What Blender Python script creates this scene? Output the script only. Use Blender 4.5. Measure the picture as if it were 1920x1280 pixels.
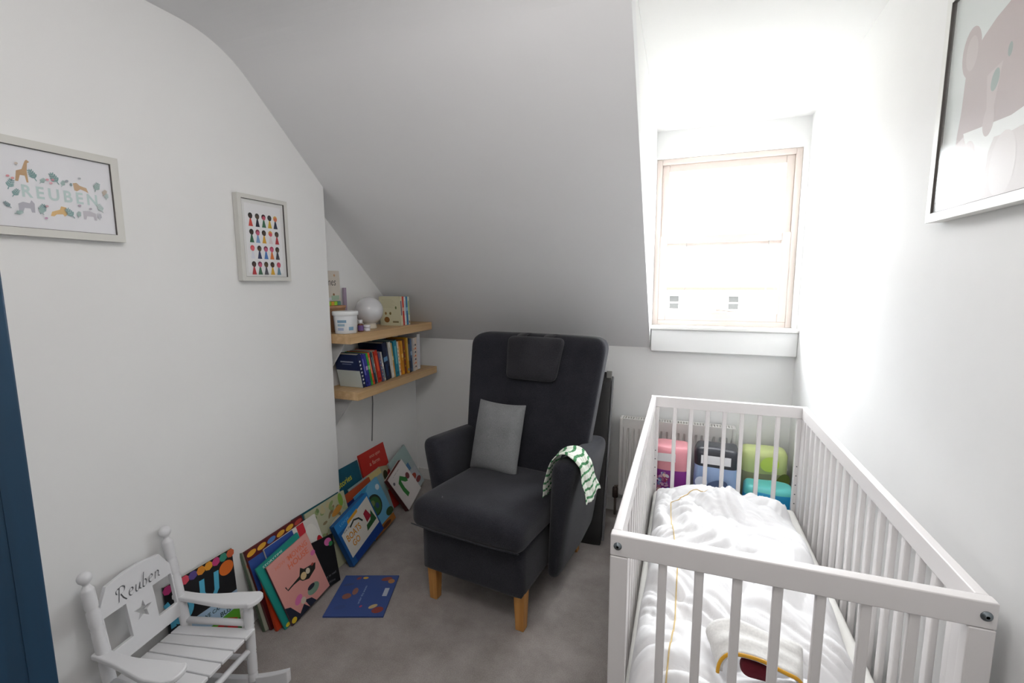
import bpy, bmesh, math, random
import numpy as np
from mathutils import Vector, Matrix, noise

# ------------------------------------------------------------------ scene / camera / light
for o in list(bpy.data.objects):
    bpy.data.objects.remove(o, do_unlink=True)
S = bpy.context.scene
C = S.collection
R = math.radians
pi = math.pi

S.view_settings.view_transform = 'Standard'
S.view_settings.look = 'None'
S.view_settings.gamma = 1.0
S.view_settings.use_curve_mapping = False
S.view_settings.exposure = 0.07

camd = bpy.data.cameras.new('camera')
camd.sensor_width = 36.0
camd.lens = 36.0 * 867.0 / 1920.0
camd.clip_start = 0.02
camd.clip_end = 300
cam = bpy.data.objects.new('camera', camd)
C.objects.link(cam)
_yaw, _pit, _rol = R(20.4), R(7.25), R(-0.25)
_fw = Vector((-math.sin(_yaw) * math.cos(_pit), math.cos(_yaw) * math.cos(_pit), -math.sin(_pit)))
_rt = Vector((math.cos(_yaw), math.sin(_yaw), 0))
_up = _rt.cross(_fw)
_r2 = _rt * math.cos(_rol) + _up * math.sin(_rol)
_u2 = -_rt * math.sin(_rol) + _up * math.cos(_rol)
cam.matrix_world = Matrix(((_r2.x, _u2.x, -_fw.x, 0), (_r2.y, _u2.y, -_fw.y, 0), (_r2.z, _u2.z, -_fw.z, 1.45), (0, 0, 0, 1)))
S.camera = cam

SKY = 31.0
world = bpy.data.worlds.new('overcast_sky')
S.world = world
world.use_nodes = True
bg = world.node_tree.nodes['Background']
bg.inputs[0].default_value = (0.93, 0.97, 1.0, 1)
bg.inputs[1].default_value = SKY

# sampling portal in the window opening (gives off no light of its own)
pl = bpy.data.lights.new('window_portal', 'AREA')
pl.shape = 'RECTANGLE'; pl.size = 0.74; pl.size_y = 0.96
pl.cycles.is_portal = True
po = bpy.data.objects.new('window_portal', pl); C.objects.link(po)
po.location = (0.19, 3.0, 1.67); po.rotation_euler = (R(-90), 0, 0)

# unseen fill light, added to lift the left wall and sloping ceiling
hl = bpy.data.lights.new('fill_light', 'POINT'); hl.energy = 18; hl.shadow_soft_size = 0.22
hl.color = (1.0, 0.965, 0.945)
ho = bpy.data.objects.new('fill_light', hl); C.objects.link(ho); ho.location = (-0.30, 0.42, 2.17)

# ------------------------------------------------------------------ helpers
def lin(c):
    return c / 12.92 if c <= 0.04045 else ((c + 0.055) / 1.055) ** 2.4
def hx(h):
    h = h.lstrip('#')
    return tuple(lin(int(h[i:i + 2], 16) / 255) for i in (0, 2, 4))
_m = {}
def mat(name, col, rough=0.6, bump=None, var=None, metal=0.0, sheen=0.0, spec=0.5, coat=0.0):
    """bump=(scale,strength,dist) fine relief; var=(scale, amount) colour variation"""
    key = (name, col)
    if key in _m: return _m[key]
    m = bpy.data.materials.new(name); m.use_nodes = True
    nt = m.node_tree; b = nt.nodes['Principled BSDF']
    c = hx(col) if isinstance(col, str) else col
    b.inputs['Base Color'].default_value = (*c, 1)
    b.inputs['Roughness'].default_value = rough
    b.inputs['Metallic'].default_value = metal
    b.inputs['Specular IOR Level'].default_value = spec
    if sheen: b.inputs['Sheen Weight'].default_value = sheen
    if coat: b.inputs['Coat Weight'].default_value = coat
    if bump or var:
        tc = nt.nodes.new('ShaderNodeTexCoord')
    if bump:
        n = nt.nodes.new('ShaderNodeTexNoise'); n.inputs['Scale'].default_value = bump[0]; n.inputs['Detail'].default_value = 4
        nt.links.new(tc.outputs['Object'], n.inputs['Vector'])
        bn = nt.nodes.new('ShaderNodeBump'); bn.inputs['Strength'].default_value = bump[1]; bn.inputs['Distance'].default_value = bump[2]
        nt.links.new(n.outputs['Fac'], bn.inputs['Height']); nt.links.new(bn.outputs['Normal'], b.inputs['Normal'])
    if var:
        n = nt.nodes.new('ShaderNodeTexNoise'); n.inputs['Scale'].default_value = var[0]; n.inputs['Detail'].default_value = 6
        nt.links.new(tc.outputs['Object'], n.inputs['Vector'])
        r = nt.nodes.new('ShaderNodeValToRGB')
        r.color_ramp.elements[0].position = 0.3; r.color_ramp.elements[1].position = 0.7
        lo = tuple(max(0, x * (1 - var[1])) for x in c); hi = tuple(min(1, x * (1 + var[1])) for x in c)
        r.color_ramp.elements[0].color = (*lo, 1); r.color_ramp.elements[1].color = (*hi, 1)
        nt.links.new(n.outputs['Fac'], r.inputs['Fac']); nt.links.new(r.outputs['Color'], b.inputs['Base Color'])
    _m[key] = m
    return m
def ink(col, rough=0.5):
    return mat('ink_' + col.strip('#'), col, rough)

def link(o, parent=None):
    C.objects.link(o)
    if parent is not None: o.parent = parent
    return o
def tag(o, label=None, cat=None, group=None, kind=None):
    if label: o['label'] = label
    if cat: o['category'] = cat
    if group: o['group'] = group
    if kind: o['kind'] = kind
    return o
def empty(name, M=None, label=None, cat=None, group=None):
    o = bpy.data.objects.new(name, None); C.objects.link(o)
    o.empty_display_size = 0.05
    if M is not None: o.matrix_world = M
    return tag(o, label, cat, group)
def axes(o, x, y, z):
    return Matrix(((x[0], y[0], z[0], o[0]), (x[1], y[1], z[1], o[1]), (x[2], y[2], z[2], o[2]), (0, 0, 0, 1)))

class MB:
    def __init__(s): s.v = []; s.f = []; s.mi = []; s.mats = []
    def _m(s, m):
        if m is None: return 0
        if m not in s.mats: s.mats.append(m)
        return s.mats.index(m)
    def add(s, vs, fs, m=None, M=None):
        b = len(s.v); k = s._m(m)
        for p in vs:
            p = Vector(p)
            if len(p) == 2: p = Vector((p[0], p[1], 0))
            s.v.append(tuple(M @ p) if M is not None else tuple(p))
        for f in fs: s.f.append([b + i for i in f]); s.mi.append(k)
        return s
    def box(s, a, b, m=None, M=None):
        x0, y0, z0 = a; x1, y1, z1 = b
        v = [(x0, y0, z0), (x1, y0, z0), (x1, y1, z0), (x0, y1, z0), (x0, y0, z1), (x1, y0, z1), (x1, y1, z1), (x0, y1, z1)]
        return s.add(v, [(3, 2, 1, 0), (4, 5, 6, 7), (0, 1, 5, 4), (1, 2, 6, 5), (2, 3, 7, 6), (3, 0, 4, 7)], m, M)
    def prism(s, poly, a, b, axis='x', m=None, M=None):
        n = len(poly)
        def mk(u, v, t):
            return {'x': (t, u, v), 'y': (u, t, v), 'z': (u, v, t)}[axis]
        vs = [mk(u, v, a) for u, v in poly] + [mk(u, v, b) for u, v in poly]
        fs = [list(range(n))[::-1], list(range(n, 2 * n))] + [(i, (i + 1) % n, n + (i + 1) % n, n + i) for i in range(n)]
        return s.add(vs, fs, m, M)
    def tube(s, pts, rad, n=10, m=None, M=None, cap=True):
        pts = [Vector(p) for p in pts]
        rads = rad if isinstance(rad, (list, tuple)) else [rad] * len(pts)
        t = (pts[1] - pts[0]).normalized()
        u = t.orthogonal().normalized(); vs = []; fs = []
        for i, p in enumerate(pts):
            if i == 0: t2 = pts[1] - pts[0]
            elif i == len(pts) - 1: t2 = pts[-1] - pts[-2]
            else: t2 = pts[i + 1] - pts[i - 1]
            t2.normalize(); u = (u - t2 * u.dot(t2)).normalized(); w = t2.cross(u)
            for k in range(n):
                a = 2 * pi * k / n
                vs.append(p + (u * math.cos(a) + w * math.sin(a)) * rads[i])
        for i in range(len(pts) - 1):
            for k in range(n):
                fs.append((i * n + k, i * n + (k + 1) % n, (i + 1) * n + (k + 1) % n, (i + 1) * n + k))
        if cap:
            fs.append(list(range(n))[::-1]); fs.append([(len(pts) - 1) * n + k for k in range(n)])
        return s.add(vs, fs, m, M)
    def lathe(s, prof, n=24, m=None, M=None, closed=True):
        vs = []; fs = []
        for r, z in prof:
            for k in range(n):
                a = 2 * pi * k / n; vs.append((r * math.cos(a), r * math.sin(a), z))
        for i in range(len(prof) - 1):
            for k in range(n):
                fs.append((i * n + k, i * n + (k + 1) % n, (i + 1) * n + (k + 1) % n, (i + 1) * n + k))
        if closed:
            fs.append(list(range(n))[::-1]); fs.append([(len(prof) - 1) * n + k for k in range(n)])
        return s.add(vs, fs, m, M)
    def grid(s, fn, nu, nv, m=None, M=None, wrap=False):
        vs = [fn(i / (nu - 1), j / (nv - 1)) for j in range(nv) for i in range(nu)]
        fs = [(j * nu + i, j * nu + i + 1, (j + 1) * nu + i + 1, (j + 1) * nu + i) for j in range(nv - 1) for i in range(nu - 1)]
        return s.add(vs, fs, m, M)
    def build(s, name, m=None, parent=None, smooth=False, bevel=0, seg=2, sub=0, solid=0, weld=False):
        me = bpy.data.meshes.new(name); me.from_pydata(s.v, [], s.f); me.update()
        if m is not None: me.materials.append(m)
        else:
            for q in s.mats: me.materials.append(q)
            if len(s.mats) > 1: me.polygons.foreach_set('material_index', s.mi)
        if weld:
            bm = bmesh.new(); bm.from_mesh(me); bmesh.ops.remove_doubles(bm, verts=bm.verts, dist=1e-5)
            bmesh.ops.recalc_face_normals(bm, faces=bm.faces); bm.to_mesh(me); bm.free()
        if smooth: me.polygons.foreach_set('use_smooth', [True] * len(me.polygons))
        o = bpy.data.objects.new(name, me); link(o, parent)
        if solid:
            q = o.modifiers.new('s', 'SOLIDIFY'); q.thickness = solid; q.offset = -1
        if bevel:
            q = o.modifiers.new('b', 'BEVEL'); q.width = bevel; q.segments = seg; q.limit_method = 'ANGLE'; q.angle_limit = R(35)
            me.polygons.foreach_set('use_smooth', [True] * len(me.polygons))
            w = o.modifiers.new('w', 'WEIGHTED_NORMAL'); w.keep_sharp = False
        if sub:
            q = o.modifiers.new('u', 'SUBSURF'); q.levels = sub; q.render_levels = sub
        return o

def soft_box(size, r, n=10, fn=None):
    """rounded box centred on the origin as one welded grid surface, deformed by fn"""
    sx, sy, sz = (d / 2 for d in size)
    bm = bmesh.new(); bmesh.ops.create_cube(bm, size=2.0)
    bmesh.ops.subdivide_edges(bm, edges=bm.edges[:], cuts=n, use_grid_fill=True)
    for v in bm.verts:
        p = [v.co.x, v.co.y, v.co.z]
        # gather more loops near the rounded edges
        p = [math.copysign(abs(t) ** 0.75, t) for t in p]
        q = Vector((p[0] * sx, p[1] * sy, p[2] * sz))
        rr = [min(r, sx), min(r, sy), min(r, sz)] if not isinstance(r, (tuple, list)) else r
        c = Vector((max(-sx + rr[0], min(sx - rr[0], q.x)), max(-sy + rr[1], min(sy - rr[1], q.y)), max(-sz + rr[2], min(sz - rr[2], q.z))))
        d = q - c
        e = Vector((d.x / rr[0], d.y / rr[1], d.z / rr[2]))
        L = e.length
        if L > 1e-9:
            mx = max(abs(e.x), abs(e.y), abs(e.z))
            e = e / L * (mx if mx < 1 else 1)
            q = c + Vector((e.x * rr[0], e.y * rr[1], e.z * rr[2]))
        v.co = Vector(fn(q)) if fn else q
    bmesh.ops.recalc_face_normals(bm, faces=bm.faces)
    return bm
def bm_obj(name, bm, m, parent=None, M=None, smooth=True, sub=0):
    me = bpy.data.meshes.new(name); bm.to_mesh(me); bm.free()
    if M is not None: me.transform(M)
    me.materials.append(m)
    if smooth: me.polygons.foreach_set('use_smooth', [True] * len(me.polygons))
    o = bpy.data.objects.new(name, me); link(o, parent)
    if sub:
        q = o.modifiers.new('u', 'SUBSURF'); q.levels = sub; q.render_levels = sub
    return o

def curve_plate(outlines, half, name='plate'):
    """flat plate with holes: outlines = closed 2-D polylines (outer and holes); returns verts, faces"""
    cu = bpy.data.curves.new('tmp', 'CURVE'); cu.dimensions = '2D'; cu.fill_mode = 'BOTH'; cu.extrude = half
    for ol in outlines:
        sp = cu.splines.new('POLY'); sp.points.add(len(ol) - 1)
        for p, q in zip(sp.points, ol): p.co = (q[0], q[1], 0, 1)
        sp.use_cyclic_u = True
    return _curve_mesh(cu)
def _curve_mesh(cu):
    ob = bpy.data.objects.new('tmp', cu); C.objects.link(ob)
    dg = bpy.context.evaluated_depsgraph_get(); dg.update()
    me = ob.evaluated_get(dg).to_mesh()
    vs = [tuple(v.co) for v in me.vertices]; fs = [list(p.vertices) for p in me.polygons]
    ob.evaluated_get(dg).to_mesh_clear()
    bpy.data.objects.remove(ob, do_unlink=True); bpy.data.curves.remove(cu)
    return vs, fs
_tx = {}
def text_mesh(body, bold=0.0, shear=0.0, space=1.0):
    k = (body, bold, shear, space)
    if k not in _tx:
        cu = bpy.data.curves.new('tmp', 'FONT'); cu.body = body; cu.size = 1.0; cu.shear = shear; cu.offset = bold; cu.space_character = space
        cu.resolution_u = 3
        vs, fs = _curve_mesh(cu)
        x0 = min(v[0] for v in vs); x1 = max(v[0] for v in vs); y0 = min(v[1] for v in vs); y1 = max(v[1] for v in vs)
        _tx[k] = ([((v[0] - x0), (v[1] - y0), 0) for v in vs], fs, x1 - x0, y1 - y0)
    return _tx[k]

# flat print: shapes laid on a plane, each a hair above the one before
class Ink:
    def __init__(s): s.mb = MB(); s.n = 0
    def poly(s, pts, col):
        z = 0.00003 * s.n; s.n += 1
        s.mb.add([(p[0], p[1], z) for p in pts], [list(range(len(pts)))], ink(col)); return s
    def rect(s, x0, y0, x1, y1, col): return s.poly([(x0, y0), (x1, y0), (x1, y1), (x0, y1)], col)
    def ell(s, cx, cy, rx, ry, col, rot=0, n=20, a0=0, a1=2 * pi):
        c, d = math.cos(rot), math.sin(rot); pts = []
        for k in range(n):
            a = a0 + (a1 - a0) * k / (n if abs(a1 - a0 - 2 * pi) < 1e-6 else n - 1)
            x, y = rx * math.cos(a), ry * math.sin(a); pts.append((cx + x * c - y * d, cy + x * d + y * c))
        return s.poly(pts, col)
    def stroke(s, pts, w, col):
        L = []; Rr = []
        for i, p in enumerate(pts):
            a = pts[max(0, i - 1)]; b = pts[min(len(pts) - 1, i + 1)]
            t = Vector((b[0] - a[0], b[1] - a[1])).normalized()
            L.append((p[0] - t.y * w / 2, p[1] + t.x * w / 2)); Rr.append((p[0] + t.y * w / 2, p[1] - t.x * w / 2))
        z = 0.00003 * s.n; s.n += 1; n = len(pts)
        s.mb.add([(q[0], q[1], z) for q in L + Rr], [(i, n + i, n + i + 1, i + 1) for i in range(n - 1)], ink(col)); return s
    def leaf(s, x, y, L, ang, col, fronds=4):
        c, d = math.cos(ang), math.sin(ang)
        s.stroke([(x, y), (x + c * L, y + d * L)], L * 0.07, col)
        for k in range(fronds):
            t = 0.25 + 0.7 * k / fronds; px, py = x + c * L * t, y + d * L * t
            for sg in (-1, 1):
                a = ang + sg * 0.8; l = L * 0.36 * (1.15 - t * 0.6)
                s.ell(px + math.cos(a) * l * .55, py + math.sin(a) * l * .55, l * .55, l * .2, col, a, 8)
        return s
    def text(s, body, x, y, h, col, w=None, bold=0.0, shear=0.0, rot=0.0, space=1.0, center=False):
        vs, fs, tw, th = text_mesh(body, bold, shear, space)
        k = h / th; kx = (w / tw) if w else k
        z = 0.00003 * s.n; s.n += 1
        c, d = math.cos(rot), math.sin(rot); ox = -tw * kx / 2 if center else 0
        out = []
        for v in vs:
            a, b = v[0] * kx + ox, v[1] * k; out.append((x + a * c - b * d, y + a * d + b * c, z))
        s.mb.add(out, fs, ink(col)); return s
    def build(s, name, parent, M=None):
        o = s.mb.build(name, None, parent)
        if M is not None: o.matrix_local = M
        return o

# ------------------------------------------------------------------ materials
M_wall = mat('wall_paint', '#f0f0ef', 0.75, (90, 0.05, 0.002), (1.3, 0.012))
M_wallr = mat('wall_paint_scuffed', '#efefee', 0.75, (60, 0.06, 0.002), (2.2, 0.03))
M_ceil = mat('ceiling_paint', '#ebebec', 0.8, (14, 0.10, 0.01), (1.1, 0.02))
M_trim = mat('white_gloss', '#ecebe8', 0.35)
M_upvc = mat('upvc', '#d9cdc6', 0.6)
M_crib = mat('crib_white', '#e9e5e4', 0.38)
M_rock = mat('rocker_white', '#e2e2e4', 0.42)
M_oak = None
M_steel = mat('steel', '#8f979c', 0.3, metal=1.0)
M_dark = mat('dark_void', '#15171a', 0.8)
M_page = mat('pages', '#dcd6c8', 0.8, (400, 0.2, 0.001))
M_duvet = mat('duvet_cotton', '#f3f2f3', 0.85, (220, 0.15, 0.001), sheen=0.1)
M_beech = mat('beech', '#c98f4e', 0.45, None, (9, 0.10))
M_leg2 = M_beech
M_gcush = mat('grey_weave', '#6f7072', 0.95, (420, 0.5, 0.002), (300, 0.18), sheen=0.2)

def wood(name, c0, c1, axis=1):
    m = bpy.data.materials.new(name); m.use_nodes = True; nt = m.node_tree; b = nt.nodes['Principled BSDF']
    tc = nt.nodes.new('ShaderNodeTexCoord'); mp = nt.nodes.new('ShaderNodeMapping')
    sc = [40, 40, 40]; sc[axis] = 2.5; mp.inputs['Scale'].default_value = sc
    n = nt.nodes.new('ShaderNodeTexNoise'); n.inputs['Scale'].default_value = 1.0; n.inputs['Detail'].default_value = 5
    r = nt.nodes.new('ShaderNodeValToRGB'); r.color_ramp.elements[0].position = .35; r.color_ramp.elements[1].position = .7
    r.color_ramp.elements[0].color = (*hx(c0), 1); r.color_ramp.elements[1].color = (*hx(c1), 1)
    nt.links.new(tc.outputs['Object'], mp.inputs['Vector']); nt.links.new(mp.outputs['Vector'], n.inputs['Vector'])
    nt.links.new(n.outputs['Fac'], r.inputs['Fac']); nt.links.new(r.outputs['Color'], b.inputs['Base Color'])
    b.inputs['Roughness'].default_value = .5
    return m
M_oak = wood('oak_effect', '#c4a074', '#d9b88a', 1)
M_beech = wood('beech_leg', '#b97f3f', '#d39a58', 2)
M_door = wood('teal_blue_paint', '#062d45', '#08344f', 2)

def carpet_mat():
    m = bpy.data.materials.new('carpet'); m.use_nodes = True; nt = m.node_tree; b = nt.nodes['Principled BSDF']
    tc = nt.nodes.new('ShaderNodeTexCoord')
    n1 = nt.nodes.new('ShaderNodeTexNoise'); n1.inputs['Scale'].default_value = 7; n1.inputs['Detail'].default_value = 6; n1.inputs['Roughness'].default_value = .65
    n2 = nt.nodes.new('ShaderNodeTexNoise'); n2.inputs['Scale'].default_value = 260; n2.inputs['Detail'].default_value = 3
    mx = nt.nodes.new('ShaderNodeMix'); mx.data_type = 'FLOAT'; mx.inputs[0].default_value = .45
    r = nt.nodes.new('ShaderNodeValToRGB'); r.color_ramp.elements[0].position = .36; r.color_ramp.elements[1].position = .64
    r.color_ramp.elements[0].color = (*hx('#8a827d'), 1); r.color_ramp.elements[1].color = (*hx('#ada6a2'), 1)
    for n in (n1, n2): nt.links.new(tc.outputs['Object'], n.inputs['Vector'])
    nt.links.new(n1.outputs['Fac'], mx.inputs[2]); nt.links.new(n2.outputs['Fac'], mx.inputs[3])
    nt.links.new(mx.outputs[0], r.inputs['Fac']); nt.links.new(r.outputs['Color'], b.inputs['Base Color'])
    bn = nt.nodes.new('ShaderNodeBump'); bn.inputs['Strength'].default_value = .6; bn.inputs['Distance'].default_value = .006
    nt.links.new(mx.outputs[0], bn.inputs['Height']); nt.links.new(bn.outputs['Normal'], b.inputs['Normal'])
    b.inputs['Roughness'].default_value = 1; b.inputs['Sheen Weight'].default_value = .25
    return m
M_carpet = carpet_mat()

def weave(name, c0, c1, scale=330):
    m = bpy.data.materials.new(name); m.use_nodes = True; nt = m.node_tree; b = nt.nodes['Principled BSDF']
    tc = nt.nodes.new('ShaderNodeTexCoord')
    n = nt.nodes.new('ShaderNodeTexNoise'); n.inputs['Scale'].default_value = scale; n.inputs['Detail'].default_value = 2
    n2 = nt.nodes.new('ShaderNodeTexNoise'); n2.inputs['Scale'].default_value = 9; n2.inputs['Detail'].default_value = 3
    r = nt.nodes.new('ShaderNodeValToRGB'); r.color_ramp.elements[0].position = .32; r.color_ramp.elements[1].position = .7
    r.color_ramp.elements[0].color = (*hx(c0), 1); r.color_ramp.elements[1].color = (*hx(c1), 1)
    ad = nt.nodes.new('ShaderNodeMath'); ad.operation = 'MULTIPLY_ADD'; ad.inputs[1].default_value = .35; 
    nt.links.new(tc.outputs['Object'], n.inputs['Vector']); nt.links.new(tc.outputs['Object'], n2.inputs['Vector'])
    nt.links.new(n2.outputs['Fac'], ad.inputs[0])
    ms = nt.nodes.new('ShaderNodeMath'); ms.operation = 'MULTIPLY'; ms.inputs[1].default_value = .65
    nt.links.new(n.outputs['Fac'], ms.inputs[0]); nt.links.new(ms.outputs[0], ad.inputs[2])
    nt.links.new(ad.outputs[0], r.inputs['Fac']); nt.links.new(r.outputs['Color'], b.inputs['Base Color'])
    bn = nt.nodes.new('ShaderNodeBump'); bn.inputs['Strength'].default_value = .35; bn.inputs['Distance'].default_value = .002
    nt.links.new(n.outputs['Fac'], bn.inputs['Height']); nt.links.new(bn.outputs['Normal'], b.inputs['Normal'])
    b.inputs['Roughness'].default_value = .95; b.inputs['Sheen Weight'].default_value = .15; b.inputs['Specular IOR Level'].default_value = .2
    return m
M_char = weave('charcoal_weave', '#1f2026', '#36363d')
M_char2 = weave('charcoal_weave_headrest', '#26262a', '#3c3b40')
M_grey = weave('grey_weave', '#747577', '#98999b')

def glass_mat():
    m = bpy.data.materials.new('window_glass'); m.use_nodes = True; nt = m.node_tree; nt.nodes.clear()
    out = nt.nodes.new('ShaderNodeOutputMaterial'); mix = nt.nodes.new('ShaderNodeMixShader')
    t = nt.nodes.new('ShaderNodeBsdfTransparent'); g = nt.nodes.new('ShaderNodeBsdfGlossy'); g.inputs['Roughness'].default_value = 0.02
    lw = nt.nodes.new('ShaderNodeLayerWeight'); lw.inputs['Blend'].default_value = .5
    pw = nt.nodes.new('ShaderNodeMath'); pw.operation = 'POWER'; pw.inputs[1].default_value = 5.0
    fr = nt.nodes.new('ShaderNodeMath'); fr.operation = 'MULTIPLY_ADD'; fr.inputs[1].default_value = .9; fr.inputs[2].default_value = .03
    nt.links.new(lw.outputs['Facing'], pw.inputs[0]); nt.links.new(pw.outputs[0], fr.inputs[0])
    nt.links.new(fr.outputs[0], mix.inputs[0]); nt.links.new(t.outputs[0], mix.inputs[1]); nt.links.new(g.outputs[0], mix.inputs[2])
    nt.links.new(mix.outputs[0], out.inputs[0]); return m
M_glass = glass_mat()

# ------------------------------------------------------------------ the room
XL, XA, XR, YF, YB, ZC = -1.70, -1.823, 0.579, 2.87, -0.45, 2.375
YC = 1.90                                   # convex corner of the chimney breast
ZK, KS = 1.06, 0.885                        # knee height, pitch of the sloping ceiling
def zs(y): return ZK + KS * (YF - y)
YS = YF - (ZC - ZK) / KS                    # where the slope meets the flat ceiling
XD = -0.18                                  # dormer cheek

def struct(o): return tag(o, kind='structure')
struct(MB().box((-2.0, -2.2, -0.10), (0.75, YF + 0.1, 0.0)).build('floor', M_carpet))
# chimney breast wall and alcove wall
struct(MB().prism([(YB - .1, 0), (YC, 0), (YC, zs(YC) + .05), (YS + .02, ZC + .06), (YB - .1, ZC + .06)], -1.98, XL, 'x').build('wall_left', M_wall, bevel=0.006))
struct(MB().prism([(YC - .02, 0), (YF + .02, 0), (YF + .02, ZK + .02), (YC - .02, zs(YC - .02) + .05)], -1.98, XA, 'x').build('wall_alcove', M_wall))
# far wall with the window opening
WX0, WX1, WZ0, WZ1 = -0.178, 0.556, 1.195, 2.15
w = MB()
w.box((-1.98, YF, 0), (XD - .02, YF + .12, ZK + .05))
w.box((XD - .02, YF, 0), (XR + .1, YF + .12, WZ0))
w.box((XD - .02, YF, WZ1), (XR + .1, YF + .12, 2.45))
w.box((WX1, YF, WZ0), (XR + .1, YF + .12, WZ1))
w.box((XD - .02, YF, WZ0), (WX0, YF + .12, WZ1))
struct(w.build('wall_far', M_wall))
struct(MB().box((XR, YB - .1, 0), (XR + .12, YF + .12, 2.45)).build('wall_right', M_wallr))
# sloping ceiling with a soft fold into the flat part
prof = []
for k in range(13):
    t = k / 12; r = 0.16
    a = Vector((YS - r, ZC)); b = Vector((YS, ZC)); c = Vector((YS + r * .75, zs(YS + r * .75)))
    p = a * (1 - t) ** 2 + b * 2 * t * (1 - t) + c * t * t
    prof.append((p.x, p.y))
poly = [(YB - .1, ZC)] + prof + [(YF, ZK), (YF + .06, ZK), (YF + .06, ZK + .10)] + [(y + .06, z + .08) for y, z in prof[::-1]] + [(YB - .1, ZC + .08)]
struct(MB().prism(poly, -1.98, XD, 'x').build('ceiling_slope', M_ceil))
# flat ceiling over the dormer strip
struct(MB().prism([(YB - .1, ZC), (YS, ZC), (YF, 2.292), (YF + .1, 2.292), (YF + .1, 2.5), (YB - .1, 2.5)], XD - .0, XR + .05, 'x').build('ceiling', M_wall))
# dormer cheek
struct(MB().prism([(YS + .06, ZC), (YF, ZK + .06), (YF, 2.36), (YS + .06, ZC + .06)], XD - .09, XD - .0005, 'x').build('wall_dormer', M_wall))
# back wall with the doorway, landing beyond
DX0, DX1, DZ = -0.86, -0.06, 2.02
w = MB()
w.box((-1.98, YB - .1, 0), (DX0, YB, ZC + .05)); w.box((DX1, YB - .1, 0), (XR + .1, YB, ZC + .05)); w.box((DX0, YB - .1, DZ), (DX1, YB, ZC + .05))
struct(w.build('wall_back', M_wall))
w = MB(); w.box((-1.98, -2.2, 0), (-1.9, YB - .1, 2.45)); w.box((.67, -2.2, 0), (.75, YB - .1, 2.45)); w.box((-1.98, -2.28, 0), (.75, -2.2, 2.45))
struct(w.build('wall_landing', M_wall))
struct(MB().box((-1.98, -2.28, 2.40), (.75, YB - .1, 2.46)).build('ceiling_landing', M_wall))
# skirting
def skirt(name, a, b): struct(MB().box(a, b).build(name, M_trim, bevel=.004))
skirt('baseboard_left', (XL, YB, 0), (XL + .014, YC, .085))
skirt('baseboard_alcove', (XA, YC, 0), (XA + .014, YF, .085))
skirt('baseboard_far', (XA + .014, YF - .014, 0), (XR - .014, YF, .085))
skirt('baseboard_right', (XR - .014, YB, 0), (XR, YF, .085))
# small filled spot on the slope, alcove socket
# door leaf, standing open
fe = Vector((-0.80, 0.325, 0)); hg = Vector((-0.845, -0.405, 0)); dx = (hg - fe).normalized(); dn = Vector((-dx.y, dx.x, 0))
if dn.x < 0: dn = -dn
d = MB().box((0, 0, .012), (.73, .036, 1.995)).build('door_1', M_door, bevel=.003)
d.matrix_world = axes(fe - dn * .036, dx, dn, (0, 0, 1)); struct(d)
for (u0, u1, z0, z1) in ((.026, .70, .03, 1.97),):
    MB().box((u0, .036, z0), (u1, .0375, z0 + .012)).box((u0, .036, z1 - .012), (u1, .0375, z1)).box((u0, .036, z0), (u0 + .003, .0368, z1)).box((u1 - .012, .036, z0), (u1, .0375, z1)).build('door_panel', M_door, d)
struct(MB().box((DX0 - .06, YB, 0), (DX0, YB + .016, DZ + .06)).box((DX1, YB, 0), (DX1 + .06, YB + .016, DZ + .06)).box((DX0, YB, DZ), (DX1, YB + .016, DZ + .06)).build('trim_1', M_trim))

# ------------------------------------------------------------------ window
win = struct(empty('window_1', Matrix.Translation((0, YF + .07, 0))))
def fr(mb, x0, x1, z0, z1, t, y0, y1, tb=None):
    tb = tb or t
    mb.box((x0, y0, z0), (x0 + t, y1, z1)); mb.box((x1 - t, y0, z0), (x1, y1, z1)); mb.box((x0 + t, y0, z0), (x1 - t, y1, z0 + tb)); mb.box((x0 + t, y0, z1 - t), (x1 - t, y1, z1))
    return mb
fr(MB(), WX0, WX1, WZ0, WZ1, .03, -.03, .04).build('outer_frame', M_upvc, win, bevel=.003)
ux = fr(MB(), WX0 + .03, WX1 - .03, 1.655, WZ1 - .03, .04, -.01, .03).build('upper_sash', M_upvc, win, bevel=.003)
lx = fr(MB(), WX0 + .03, WX1 - .03, WZ0 + .03, 1.715, .042, -.028, .01, .05).build('lower_sash', M_upvc, win, bevel=.003)
MB().box((WX0 + .07, .008, 1.69), (WX1 - .07, .014, WZ1 - .07)).build('pane', M_glass, ux)
MB().box((WX0 + .072, -.012, WZ0 + .08), (WX1 - .072, -.006, 1.673)).build('pane', M_glass, lx)
for x in (0.0, 0.425):
    MB().box((x - .002, .004, 1.695), (x + .002, .018, WZ1 - .07)).build('glazing_bar', mat('glazing_grey', '#b9b6b4', .5), ux)
    MB().box((x - .002, -.016, WZ0 + .08), (x + .002, -.002, 1.673)).build('glazing_bar', mat('glazing_grey', '#b9b6b4', .5), lx)
h = MB().box((.17, -.045, WZ0 + .085), (.235, -.028, WZ0 + .10)).tube([(.20, -.045, WZ0 + .094), (.27, -.055, WZ0 + .088)], .006).build('latch', M_upvc, lx, bevel=.002)
MB().box((WX0 - .0, -.012, WZ1 - .03), (WX0 + .03, .0, WZ1 - .0)).build('bracket', mat('bracket_grey', '#9a9690', .5), win)
# boxed sill below the window
struct(MB().box((XD, YF - .055, 1.175), (XR, YF + .075, 1.196)).build('window_sill', M_trim, bevel=.005))
struct(MB().box((XD + .003, YF - .04, 1.045), (XR, YF, 1.175)).build('trim_2', M_wall, bevel=.006))

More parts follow.
